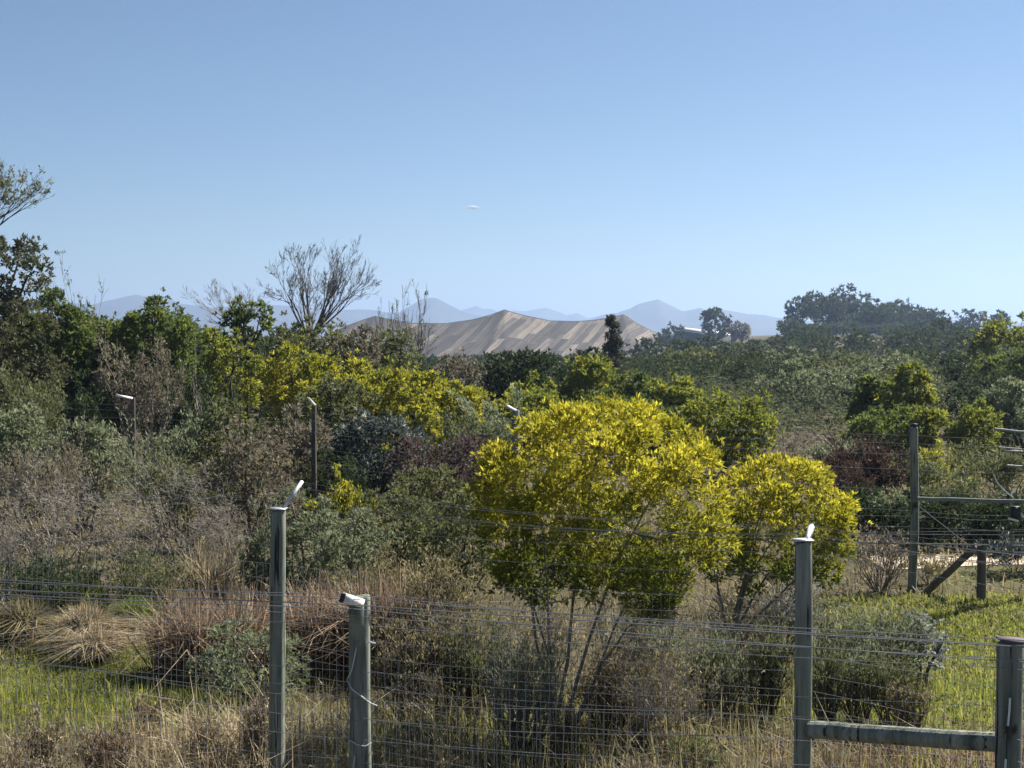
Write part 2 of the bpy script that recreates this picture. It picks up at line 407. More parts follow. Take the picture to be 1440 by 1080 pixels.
def build_ground():
    rad = np.concatenate([np.linspace(0.5, 8, 12), np.arange(8.3, 30, .3), np.geomspace(30.5, 7600, 90)])
    ang = np.concatenate([np.linspace(-35, 35, 281), np.linspace(37, 323, 90)]); ang = np.radians(np.append(ang, 325))
    A, Rr = np.meshgrid(ang, rad, indexing='ij')
    X, Y = np.sin(A) * Rr, np.cos(A) * Rr
    me = grid_mesh('ground', X, Y, terrain(X, Y), True, {'lawn': lawn_mask(X, Y)})
    m, n, o = new_mat('ground_soil')
    tc = n.nodes.new('ShaderNodeTexCoord')
    at = n.nodes.new('ShaderNodeAttribute'); at.attribute_name = 'lawn'
    f1 = noise(n, tc.outputs['Object'], 1.1, 6, .65); f2 = noise(n, tc.outputs['Object'], 9, 5, .7)
    soil = ramp_node(n, [(.035, .03, .02), (.075, .062, .035), (.13, .105, .06)], f2)
    gr = ramp_node(n, [(.045, .06, .018), (.075, .088, .022), (.115, .112, .035), (.15, .125, .055)], f1)
    mx = n.nodes.new('ShaderNodeMix'); mx.data_type = 'RGBA'
    n.links.new(at.outputs['Fac'], mx.inputs[0]); n.links.new(soil, mx.inputs[6]); n.links.new(gr, mx.inputs[7])
    p = n.nodes.new('ShaderNodeBsdfPrincipled'); p.inputs['Roughness'].default_value = .95; p.inputs['Specular IOR Level'].default_value = .1
    n.links.new(mx.outputs[2], p.inputs['Base Color'])
    b = n.nodes.new('ShaderNodeBump'); b.inputs['Strength'].default_value = .8; b.inputs['Distance'].default_value = .06
    n.links.new(f2, b.inputs['Height']); n.links.new(b.outputs[0], p.inputs['Normal']); n.links.new(p.outputs[0], o.inputs[0])
    o = link('ground', me, m)
    tag(o, 'scrubby ground with patches of yellow green lawn', 'ground', kind='structure')
    # sandy track beyond the strainer posts
    t = np.linspace(0, 1, 60); X = np.stack([5.9 + 6.5 * t] * 5); W_ = np.linspace(-.5, .5, 5)[:, None]
    Y = 22.9 + .25 * np.sin(t * 7) - .8 * t + W_ * (1.5 + .3 * np.sin(t * 11))
    Z = terrain(X, Y) + .012
    pm = solid_mat('pale_sand', [(.32, .25, .17), (.45, .37, .27), (.55, .47, .36)], 3, .95)
    tag(link('path', grid_mesh('path', X, Y, Z), pm), 'pale sandy track crossing behind the braced fence posts', 'path', kind='structure')

build_ground()

def fbm(x, y, seed, octs=5):
    rs = np.random.default_rng(seed); v = 0; a = 1
    for k in range(octs):
        for j in range(3):
            th = rs.uniform(0, 2 * pi); ph = rs.uniform(0, 2 * pi); f = 2.0 ** k
            v = v + a / 3 * np.sin((x * cos(th) + y * sin(th)) * f + ph + 1.2 * np.sin((x * sin(th) - y * cos(th)) * f * .7 + ph * 2))
        a *= .5
    return v

MTN = solid_mat('mountain_scrub', [(.015, .024, .03), (.03, .04, .042), (.06, .065, .06)], .006, .95)
def mountain(name, label, pts, d, depth, seed):
    pts = np.array(pts, float); us = np.linspace(pts[0, 0], pts[-1, 0], 260)
    vs = np.interp(us, pts[:, 0], pts[:, 1])
    k = np.array([1, 2, 1]) / 4; vs[1:-1] = np.convolve(vs, k, 'valid')
    xr = (us - 720) / F * d; zr = CAMZ + (470 - vs) / F * d
    zr = zr + fbm(us / 7, us * 0, seed, 3) * d / F * .8
    t = np.linspace(-1, 1, 61); T, XR = np.meshgrid(t, xr); ZR = np.repeat(zr[:, None], 61, 1)
    Y = d + T * depth; prof = (1 - np.abs(T)) ** 1.15
    gully = fbm(XR / (depth * .16), Y / (depth * .9), seed + 1) * (1 - prof) * prof * 1.6
    Z = -20 + (ZR + 20) * np.clip(prof + gully * .25, 0, 1)
    Z = np.where(T == 0, ZR, np.minimum(Z, ZR))
    X = XR * Y / d * .5 + XR * .5
    tag(link(name, grid_mesh(name, X, Y, Z), MTN), label, 'mountain', kind='structure')

mountain('mountain', 'long blue flat topped mountain left of the net roof', [(-200, 440), (60, 425), (130, 428), (190, 414), (205, 418), (230, 415), (253, 427), (300, 432), (380, 428), (450, 434), (520, 436), (560, 441), (585, 425), (597, 419), (614, 419), (628, 427), (650, 438), (673, 444), (720, 456), (800, 470)], 4300, 700, 3)
mountain('mountain', 'pale jagged blue mountains on the horizon behind the net roof', [(560, 462), (610, 446), (640, 438), (653, 435), (670, 430), (680, 434), (693, 435), (706, 442), (723, 436), (738, 438), (765, 433), (780, 437), (797, 443), (812, 441), (827, 448), (850, 442), (900, 450), (960, 470)], 6000, 900, 8)
mountain('mountain', 'sharp blue peak right of the net roof', [(790, 470), (826, 452), (847, 443), (866, 441), (883, 435), (899, 427), (912, 424), (925, 420), (938, 427), (950, 433), (962, 438), (972, 435), (983, 432), (996, 438), (1012, 436), (1030, 438), (1051, 442), (1075, 443), (1098, 448), (1140, 452), (1200, 452), (1300, 446), (1400, 455), (1500, 450), (1640, 460)], 4100, 700, 21)

def build_haze():
    x0, x1, y0, y1, z0, z1 = -7800, 7800, -7800, 7800, -14, 186
    v = [(x0, y0, z0), (x1, y0, z0), (x1, y1, z0), (x0, y1, z0), (x0, y0, z1), (x1, y0, z1), (x1, y1, z1), (x0, y1, z1)]
    f = [(3, 2, 1, 0), (4, 5, 6, 7), (0, 1, 5, 4), (1, 2, 6, 5), (2, 3, 7, 6), (3, 0, 4, 7)]
    me = bpy.data.meshes.new('haze'); me.from_pydata(v, [], f)
    m, n, o = new_mat('haze_air')
    p = n.nodes.new('ShaderNodeVolumePrincipled'); p.inputs['Color'].default_value = (.40, .54, .80, 1)
    p.inputs['Density'].default_value = HAZE; p.inputs['Anisotropy'].default_value = .35
    n.links.new(p.outputs[0], o.inputs['Volume'])
    tag(link('haze', me, m), 'thin blue haze in the air', 'haze', kind='stuff')
HAZE = .00026
build_haze()

def build_cloud():
    c = P(664, 292, 6400); rs = np.random.default_rng(5); quads = []
    th, ph = np.linspace(0, 2 * pi, 21), np.linspace(-pi / 2, pi / 2, 11)
    T, Ph = np.meshgrid(th, ph, indexing='ij'); V = []; Fq = []; off = 0
    for dx, dz, s in ((-16, 0, 13), (0, 2, 17), (14, 1, 14), (27, -1, 8), (-27, -1, 7), (6, -3, 15)):
        r = 1 + .16 * fbm(T * 1.0, Ph * 2.2, int(rs.integers(999)), 4)
        X = dx + np.cos(Ph) * np.cos(T) * s * r; Y = np.cos(Ph) * np.sin(T) * s * r; Z = dz + np.sin(Ph) * s * .42 * r
        i = np.arange(T.size).reshape(T.shape) + off; off += T.size
        V.append(np.stack([X, Y, Z], -1).reshape(-1, 3)); Fq.append(np.stack([i[:-1, :-1], i[1:, :-1], i[1:, 1:], i[:-1, 1:]], -1).reshape(-1, 4))
    me = quads_mesh('cloud', np.concatenate(V), None, np.concatenate(Fq), True)
    m, n, o = new_mat('cloud_vapour'); df = n.nodes.new('ShaderNodeBsdfDiffuse'); df.inputs[0].default_value = (.85, .85, .85, 1)
    tp = n.nodes.new('ShaderNodeBsdfTransparent'); mx = n.nodes.new('ShaderNodeMixShader'); mx.inputs[0].default_value = .38
    n.links.new(tp.outputs[0], mx.inputs[1]); n.links.new(df.outputs[0], mx.inputs[2]); n.links.new(mx.outputs[0], o.inputs[0])
    o = link('cloud', me, m); o.location = c
    tag(o, 'tiny white cloud alone in the clear blue sky', 'cloud')
build_cloud()

# ------------------------------------------------------------------ the net roof, the long roof and the far wood
def build_net():
    d0 = 600.0; K = d0 / F
    us = np.array([455, 490, 515, 528, 540, 580, 627, 665, 690, 701, 710, 720, 735, 773, 810, 833, 857, 870, 877, 884, 897, 919, 940, 962])
    vs = np.array([474, 458, 449, 445, 448, 455, 455.5, 450, 443.5, 439.3, 436, 439.5, 443.5, 451.5, 452.5, 451, 447.5, 444.5, 442.5, 447, 456, 467, 473, 479])
    uu = np.linspace(455, 962, 220); vv = np.interp(uu, us, vs)
    xr = (uu - 720) * K; zr = CAMZ + (470 - vv) * K; zb = -9.0
    t = np.linspace(0, 1, 50); tt = np.concatenate([t, 1 + t[1:] * 1.0])
    o = root('aviary_net', 0, d0, zb, 'huge tan and brown patchwork net roof slung from peaks below the blue mountains', 'net roof')
    X = np.repeat(xr[:, None], len(tt), 1); Tm = np.repeat(tt[None], len(xr), 0)
    Y = -70 + 70 * Tm
    prof = np.where(Tm <= 1, 1 - (1 - np.clip(Tm, 0, 1)) ** 1.0 * .95, 1 - (Tm - 1) * .9)
    sag = -1.0 * np.sin(np.clip(Tm, 0, 1) * pi) * (1 + .3 * np.sin(X * .11 + 1))
    for px, amp in ((528, 2.5), (640, 1.4), (710, 3.6), (800, 1.6), (877, 3.2)):
        xc = (px - 720) * K - (1 - np.clip(Tm, 0, 1)) * 9
        sag = sag + amp * .3 * np.exp(-np.abs(X - xc) / 3.2) * np.sin(np.clip(Tm, 0, 1) * pi)
    Z = (np.repeat(zr[:, None], len(tt), 1) - zb) * np.clip(prof, .05, 1) + sag
    me = grid_mesh('net', X, Y, Z)
    m, n, out_ = new_mat('shade_net')
    tc = n.nodes.new('ShaderNodeTexCoord'); sp = n.nodes.new('ShaderNodeSeparateXYZ'); n.links.new(tc.outputs['Object'], sp.inputs[0])
    def mth(op, a, b=None):
        q = n.nodes.new('ShaderNodeMath'); q.operation = op
        for i, s in enumerate((a, b)):
            if s is None: continue
            if isinstance(s, (int, float)): q.inputs[i].default_value = s
            else: n.links.new(s, q.inputs[i])
        return q.outputs[0]
    sx = mth('ADD', sp.outputs[0], mth('MULTIPLY', sp.outputs[1], -.30))
    nz = noise(n, tc.outputs['Object'], .03, 2)
    sx = mth('ADD', sx, mth('MULTIPLY', nz, 2.5))
    col = mth('FLOOR', mth('DIVIDE', sx, 3.0))
    wn0 = n.nodes.new('ShaderNodeTexWhiteNoise'); wn0.noise_dimensions = '1D'; n.links.new(col, wn0.inputs['W'])
    row = mth('FLOOR', mth('ADD', mth('DIVIDE', sp.outputs[1], 31.0), mth('MULTIPLY', wn0.outputs[0], 1.3)))
    wn = n.nodes.new('ShaderNodeTexWhiteNoise'); wn.noise_dimensions = '2D'
    cb = n.nodes.new('ShaderNodeCombineXYZ'); n.links.new(col, cb.inputs[0]); n.links.new(row, cb.inputs[1]); n.links.new(cb.outputs[0], wn.inputs['Vector'])
    fine = mth('FLOOR', mth('DIVIDE', sx, .62)); wf = n.nodes.new('ShaderNodeTexWhiteNoise'); wf.noise_dimensions = '2D'; cf = n.nodes.new('ShaderNodeCombineXYZ')
    n.links.new(fine, cf.inputs[0]); n.links.new(mth('FLOOR', mth('DIVIDE', mth('ADD', sp.outputs[1], mth('MULTIPLY', nz, 9.0)), 14.0)), cf.inputs[1]); n.links.new(cf.outputs[0], wf.inputs['Vector'])
    f = mth('ADD', mth('ADD', mth('MULTIPLY', wn.outputs[0], .74), mth('MULTIPLY', wf.outputs[0], .26)), mth('MULTIPLY', noise(n, tc.outputs['Object'], .25, 4), .22))
    c = ramp_node(n, [(.024, .019, .015), (.042, .033, .026), (.062, .049, .038), (.125, .10, .076), (.26, .212, .158)], f)
    p = n.nodes.new('ShaderNodeBsdfPrincipled'); p.inputs['Roughness'].default_value = .9; n.links.new(c, p.inputs['Base Color'])
    tr = n.nodes.new('ShaderNodeBsdfTranslucent'); n.links.new(c, tr.inputs['Color'])
    mx = n.nodes.new('ShaderNodeMixShader'); mx.inputs[0].default_value = .35
    n.links.new(p.outputs[0], mx.inputs[1]); n.links.new(tr.outputs[0], mx.inputs[2]); n.links.new(mx.outputs[0], out_.inputs[0])
    link('net', me, m, o)
    pm = solid_mat('mast_steel', [(.12, .12, .12), (.2, .2, .2)], 2, .6)
    for px, vy in ((528, 445), (710, 436.5), (877, 442.5)):
        zt = CAMZ + (470 - vy) * K - zb
        link('mast', quads_mesh('mast', polyline_quads([[(px - 720) * K, 0, -1], [(px - 720) * K, 0, zt - .3]], .35, 8)), pm, o)
    # ridge cable
    link('cable', quads_mesh('cable', polyline_quads(np.stack([xr, xr * 0, zr - zb + .15], 1)[::2], .13, 5)), pm, o)
build_net()

def box_verts(x0, x1, y0, y1, z0, z1):
    a = np.array([(x0, y0, z0), (x1, y0, z0), (x1, y1, z0), (x0, y1, z0), (x0, y0, z1), (x1, y0, z1), (x1, y1, z1), (x0, y1, z1)], float)
    return a
BOXF = np.array([(3, 2, 1, 0), (4, 5, 6, 7), (0, 1, 5, 4), (1, 2, 6, 5), (2, 3, 7, 6), (3, 0, 4, 7)])

def build_shed():
    d = 470; a, b = P(955, 463, d), P(1040, 473, d)
    g = gz(a[0], d) - 1
    o = root('long_building', (a[0] + b[0]) / 2, d, g, 'long low building with sloping pale edged roof beside the round tree', 'building')
    c = np.array([(a[0] + b[0]) / 2, d, g])
    wl = solid_mat('shed_wall', [(.10, .10, .10), (.16, .155, .15)], 1, .9); rf = solid_mat('shed_roof', [(.42, .41, .39), (.58, .57, .54)], 1, .6)
    pe = solid_mat('shed_trim', [(.6, .58, .55), (.75, .73, .7)], 2, .6)
    l = a - c; r = b - c
    w_ = box_verts(l[0] + .4, r[0] - .4, -.0, 14, 0, 1); w_[4:, 2] = np.where(w_[4:, 0] < 0, l[2] - .5, r[2] - .5)
    link('wall', quads_mesh('wall', w_, None, BOXF), wl, o)
    rv = box_verts(l[0], r[0], -.6, 15, 0, 0); rv[:4, 2] = np.where(rv[:4, 0] < 0, l[2] - .35, r[2] - .35); rv[4:, 2] = np.where(rv[4:, 0] < 0, l[2], r[2]); rv[rv[:, 1] > 10, 2] += 1.1
    roof = link('roof', quads_mesh('roof', rv, None, BOXF), rf, o)
    fv = box_verts(l[0], r[0], -.72, -.603, 0, 0); fv[:4, 2] = np.where(fv[:4, 0] < 0, l[2] - .42, r[2] - .42); fv[4:, 2] = np.where(fv[4:, 0] < 0, l[2] + .05, r[2] + .05)
    link('fascia', quads_mesh('fascia', fv, None, BOXF), pe, roof)
build_shed()

def build_wood():
    rs = nrs()
    protoF = [crown_quads(rs, 1, 1, 1, .08, 620, .10, .05, nb=5, lobes=.4, per=5) for _ in range(6)]
    protoN = [crown_quads(rs, 1, 1, 1, .06, 1600, .06, .026, nb=7, lobes=.36, per=6) for _ in range(6)]
    protoS = [crown_quads(rs, 1, 1, 1, .0, 800, .065, .022, nb=6, lobes=.4, per=6) for _ in range(6)]
    def place(n, u0, u1, d0, d1, hs, ar, protos, name, label, cat, pal, topmin=None):
        Q, T = [], []
        ds = np.sqrt(rs.uniform(d0 ** 2, d1 ** 2, n)); us = rs.uniform(u0, u1, n)
        for d, u in zip(ds, us):
            x = (u - 720) / F * d; z = gz(x, d); h = rs.uniform(*hs)
            if topmin is not None:
                v = topmin(u); zmax = CAMZ + (470 - v) / F * d
                h = min(h, zmax - z)
                if h < hs[0] * .35: continue
            q, t, _ = protos[rs.integers(len(protos))]; a = rs.uniform(0, 2 * pi); wd = h * rs.uniform(*ar)
            v = q.reshape(-1, 3); r = np.stack([(v[:, 0] * cos(a) - v[:, 1] * sin(a)) * wd + x, (v[:, 0] * sin(a) + v[:, 1] * cos(a)) * wd + d, v[:, 2] * h + z - .1], 1)
            Q.append(r.reshape(-1, 4, 3)); T.append(np.clip(t * .6 + rs.uniform(0, .4), 0, 1))
        tag(link(name, quads_mesh(name, np.concatenate(Q), np.concatenate(T)), LM[pal]), label, cat, kind='stuff')
    lim = lambda u: np.interp(u, [-100, 200, 420, 590, 620, 960, 1090, 1120, 1330, 1360, 1500], [452, 452, 470, 503, 500, 499, 472, 460, 458, 462, 458])
    place(420, -120, 1560, 140, 540, (3.5, 8), (.8, 1.3), protoF, 'far_wood', 'hazy mass of far dark trees covering the slopes', 'wood', 'far_green', lim)
    lim2 = lambda u: np.interp(u, [-100, 420, 590, 960, 1100, 1560], [480, 490, 506, 500, 492, 486])
    place(130, 560, 1560, 80, 150, (2.5, 5.5), (.8, 1.3), protoN, 'middle_wood', 'mass of dull green trees at the foot of the right slope', 'wood', 'far_green', lim2)
    place(520, 560, 1560, 46, 125, (.6, 1.7), (1.2, 2.4), protoS, 'brushwood', 'grey green brush carpeting the ground below the wooded slope', 'brush', 'far_scrub', None)
    place(260, -160, 560, 52, 120, (2.0, 4.2), (.8, 1.4), protoN, 'backing_wood', 'dark thicket filling in behind the left trees', 'wood', 'far_green', lambda u: np.interp(u, [-100, 250, 300, 560], [440, 452, 468, 480]))
build_wood()
# ------------------------------------------------------------------ fences
WOOD = solid_mat('weathered_post', [(.05, .06, .048), (.13, .145, .115), (.21, .215, .18), (.33, .32, .28)], 14, .9, (1, 1, .09), bump=.5, lo=.32, hi=.68)
def post_mat(name, cols, crack, lichen):
    m, n, o = new_mat(name); tc = n.nodes.new('ShaderNodeTexCoord'); oi = n.nodes.new('ShaderNodeObjectInfo')
    va = n.nodes.new('ShaderNodeVectorMath'); va.operation = 'ADD'; n.links.new(tc.outputs['Object'], va.inputs[0]); n.links.new(oi.outputs['Location'], va.inputs[1]); co = va.outputs[0]
    def mr(f, a, b):
        q = n.nodes.new('ShaderNodeMapRange'); q.inputs[1].default_value = a; q.inputs[2].default_value = b; n.links.new(f, q.inputs[0]); return q.outputs[0]
    def mix(f, c0, c1):
        q = n.nodes.new('ShaderNodeMix'); q.data_type = 'RGBA'; n.links.new(f, q.inputs[0])
        for i, c in ((6, c0), (7, c1)):
            if isinstance(c, tuple): q.inputs[i].default_value = (*c, 1)
            else: n.links.new(c, q.inputs[i])
        return q.outputs[2]
    g = noise(n, co, 16, 6, .65, (1, 1, .07)); c = ramp_node(n, cols, mr(g, .3, .7))
    c = mix(mr(noise(n, co, 5, 5, .7, (1, 1, .5)), .55, .68), c, lichen)
    ck = noise(n, co, 34, 3, .5, (1, 1, .035)); cf = mr(ck, .40, .35); c = mix(cf, c, crack)
    kn = noise(n, co, 7, 2, .4, (1, 1, .6)); c = mix(mr(kn, .70, .76), c, crack)
    p = n.nodes.new('ShaderNodeBsdfPrincipled'); p.inputs['Roughness'].default_value = .9; p.inputs['Specular IOR Level'].default_value = .2; n.links.new(c, p.inputs['Base Color'])
    b = n.nodes.new('ShaderNodeBump'); b.inputs['Strength'].default_value = .7; b.inputs['Distance'].default_value = .008; n.links.new(ck, b.inputs['Height']); n.links.new(b.outputs[0], p.inputs['Normal']); n.links.new(p.outputs[0], o.inputs[0])
    return m
WOOD = post_mat('weathered_timber', [(.065, .078, .062), (.145, .162, .13), (.225, .235, .195), (.34, .335, .29)], (.03, .03, .026), (.24, .26, .20))
WOOD2 = solid_mat('brown_post', [(.05, .042, .035), (.095, .08, .065), (.15, .13, .105)], 9, .9, (1, 1, .09), bump=.5)
DULL = solid_mat('dull_steel', [(.13, .14, .145), (.22, .23, .235)], 12, .6, metallic=.2)
STEEL = solid_mat('galvanised_steel', [(.42, .43, .44), (.6, .61, .62)], 12, .45, metallic=.3)
WHITE = solid_mat('white_plastic', [(.68, .68, .66), (.8, .8, .78)], 6, .5)
BLACK = solid_mat('black_plastic', [(.02, .02, .022), (.035, .035, .04)], 6, .5)
WIRE = solid_mat('fence_wire', [(.12, .125, .135), (.21, .215, .225)], 3, .6, metallic=.4)

TAPE = solid_mat('fence_strand', [(.17, .175, .19), (.29, .295, .31)], 3, .55, metallic=.2)
def post_mesh(h, r, seed, taper=.9, sides=16, split=False):
    rs = np.random.default_rng(seed); nz = 12
    zs = np.concatenate([np.linspace(-.4, h - .02, nz), [h - .006, h]])
    rr = np.concatenate([np.linspace(1, taper, nz), [taper * .97, taper * .86]]) * r
    a = np.arange(sides) * 2 * pi / sides; V = []
    wob = 1 + .05 * np.sin(a * 2 + rs.uniform(0, 6)) + .035 * np.sin(a * 3 + rs.uniform(0, 6))
    bx, by = rs.normal(size=2) * .008
    for z, q in zip(zs, rr):
        ox = bx * sin(z * 2.2 + seed); oy = by * sin(z * 1.7)
        k = wob * (1 + .02 * rs.normal(size=sides))
        V += [(ox + q * k[i] * cos(a[i]), oy + q * k[i] * sin(a[i]), z + (.012 * cos(a[i]) if z > h - .03 else 0)) for i in range(sides)]
    Fs = []
    for j in range(len(zs) - 1):
        for i in range(sides): Fs.append((j * sides + i, j * sides + (i + 1) % sides, (j + 1) * sides + (i + 1) % sides, (j + 1) * sides + i))
    Fs.append(tuple((len(zs) - 1) * sides + i for i in range(sides)))
    me = bpy.data.meshes.new('post'); me.from_pydata(V, [], Fs)
    for p in me.polygons[:-1]: p.use_smooth = True
    return me

def bar_mesh(name, a, b, w, t, up=(0, 0, 1), lip=0.0):
    """flat or angle section bar from a to b; lip adds a second flange"""
    a, b = np.array(a, float), np.array(b, float); d = norm(b - a); s = norm(np.cross(d, np.array(up, float))); u = np.cross(s, d)
    V = []; Fq = []
    def add(w0, w1, t0, t1):
        o = len(V)
        for e in (a, b):
            for ww, tt in ((w0, t0), (w1, t0), (w1, t1), (w0, t1)): V.append(e + s * ww + u * tt)
        for f in ((3, 2, 1, 0), (4, 5, 6, 7), (0, 1, 5, 4), (1, 2, 6, 5), (2, 3, 7, 6), (3, 0, 4, 7)): Fq.append([o + i for i in f])
    add(-w / 2, w / 2, -t / 2, t / 2)
    if lip: add(-w / 2, -w / 2 + t, -t / 2 - lip, -t / 2 - .0005)
    return quads_mesh(name, np.array(V), None, np.array(Fq))

def pole_mesh(name, a, b, r, sides=12, r2=None, capped=True):
    a, b = np.array(a, float), np.array(b, float); n = 8; rs = np.random.default_rng(int(abs(a[0] * 100)) + 3)
    p = a + (b - a) * np.linspace(0, 1, n)[:, None] + np.concatenate([[[0, 0, 0]], rs.normal(size=(n - 2, 3)) * r * .08, [[0, 0, 0]]])
    rr = np.linspace(r, r2 or r, n)
    if capped: p = np.concatenate([[a], p, [b]]); rr = np.concatenate([[r * .05], rr, [r * .05]]); p[0] -= (b - a) * 1e-4; p[-1] += (b - a) * 1e-4
    t = norm(b - a)[None].repeat(len(p) - 1, 0)
    return quads_mesh(name, tube_quads(p[:-1], p[1:], t, t, rr[:-1], rr[1:], sides))

def strand(name, pts, r, parent, off, mat=None, sag=.0, sides=5):
    out_ = []
    for a, b in zip(pts[:-1], pts[1:]):
        a, b = np.array(a, float), np.array(b, float); t = np.linspace(0, 1, 13)[:, None]
        p = a + (b - a) * t; p[:, 2] -= (sag * 4 * t * (1 - t))[:, 0]; out_.append(polyline_quads(p - off, r, sides))
    return link(name, quads_mesh(name, np.concatenate(out_)), mat or WIRE, parent)

def mesh_panel(parent, pts, off, z0, z1, dx, dz, r, seed, fine=None):
    rs = np.random.default_rng(seed); Qs = []
    for a, b in zip(pts[:-1], pts[1:]):
        a, b = np.array(a, float), np.array(b, float); L = np.linalg.norm((b - a)[:2]); n = max(2, int(L / dx)); ts = np.linspace(0, 1, n + 1)
        bow = lambda t, z: .012 * np.sin(t * pi * 2 + z * 3) + .006 * np.sin(t * 31 + z * 7)
        zs = np.arange(z0, z1 + 1e-6, dz)
        nrm = norm(np.array([-(b - a)[1], (b - a)[0], 0]))
        tz = np.linspace(0, 1, 25)
        for z in zs:
            p = a[None] + (b - a)[None] * tz[:, None]; p[:, 2] = z + terrain(p[:, 0], p[:, 1]) + .010 * np.sin(tz * 9 + z * 11) - .012 * np.sin(tz * pi)
            p = p + nrm * bow(tz, z)[:, None]; Qs.append(polyline_quads(p - off, r, 4))
        for t in ts:
            z = np.linspace(z0, z1, 9); p = a[None] + (b - a)[None] * np.full((9, 1), t); p[:, 2] = z + terrain(p[:, 0], p[:, 1]) + .010 * np.sin(t * 9 + z * 11) - .012 * np.sin(t * pi)
            p[1:-1, :2] += (b - a)[:2] / L * rs.normal(size=(7, 1)) * .003
            p = p + nrm * bow(t, z)[:, None]; Qs.append(polyline_quads(p - off, r * .9, 4))
    return link('wire_mesh', quads_mesh('wire_mesh', np.concatenate(Qs)), WIRE, parent)

def add_post(parent, off, u, top, d, r, seed, label=None, mat=None, lean=(0, 0), taper=.9):
    p = P(u, top, d); g = gz(p[0], d)
    o = link('post', post_mesh(p[2] - g, r, seed, taper), mat or WOOD, parent)
    o.location = (p[0] - off[0], d - off[1], g - off[2]); o.rotation_euler = (lean[0] + ((seed * 37) % 9 - 4) * .003, lean[1] + ((seed * 53) % 9 - 4) * .002, 0)
    if label: o['label'] = label
    return o, p

def near_tall_fence():
    posts = [(-160, 684, 12.5, .065), (386.5, 717, 10.8, .0655), (1131.5, 761, 9.1, .0635), (1900, 838, 7.2, .065)]
    base = P(386, 717, 10.8); off = np.array([base[0], base[1], gz(base[0], base[1])])
    o = root('wire_fence', *off, 'near tall wire fence with two slender timber posts bearing angled steel arms', 'fence')
    tops, tips = [], []
    for i, (u, v, d, r) in enumerate(posts):
        lab = {1: 'post with long bright arm rising to the right', 2: 'post with short pale arm and brace rail'}.get(i)
        p, t = add_post(o, off, u, v, d, r, 40 + i, lab, lean=(0, .012 if i == 1 else -.004))
        h = t[2] - gz(t[0], d)
        px = u + r / d * F * .55
        a = P(px, v - 1, d); b = P(px + 27, v - 41, d + .12) if i != 2 else P(px + 7, v - 22, d + .35)
        loc = np.array([t[0], d, gz(t[0], d)])
        arm = link('arm', bar_mesh('arm', a - loc, b - loc, .028, .006, (.3, -1, .2), .025), STEEL, p)
        link('cap', bar_mesh('cap', np.array([-r * .95, -.005, h + .012]), np.array([r * .95, -.005, h + .012]), r * 1.7, .008), STEEL, p)
        tops.append(t); tips.append((a, b))
    for k in range(5):
        f = .1 + .88 * k / 4
        strand('wire', [a * (1 - f) + b * f + np.array([0, 0, (.0, .005, -.003, .002, 0)[k]]) for a, b in tips], .0016, o, off, sag=.05 + .012 * ((k * 37) % 5))
    for zz in (2.25, 2.1):
        strand('wire', [[t[0], t[1] + .07, zz + gz(t[0], t[1])] for t in tops], .0016, o, off, sag=.02)
    pts = [[t[0], t[1] + .075, 0] for t in tops]
    mesh_panel(o, pts, off, .03, 1.95, .06, .12, .0015, 5)
    # brace rail from the right hand tall post to the squat corner post
    a, b = P(1140, 1026, 9.05), P(1411, 1044, 8.05)
    link('rail', pole_mesh('rail', a - off, b - off, .057, 14), WOOD, o)

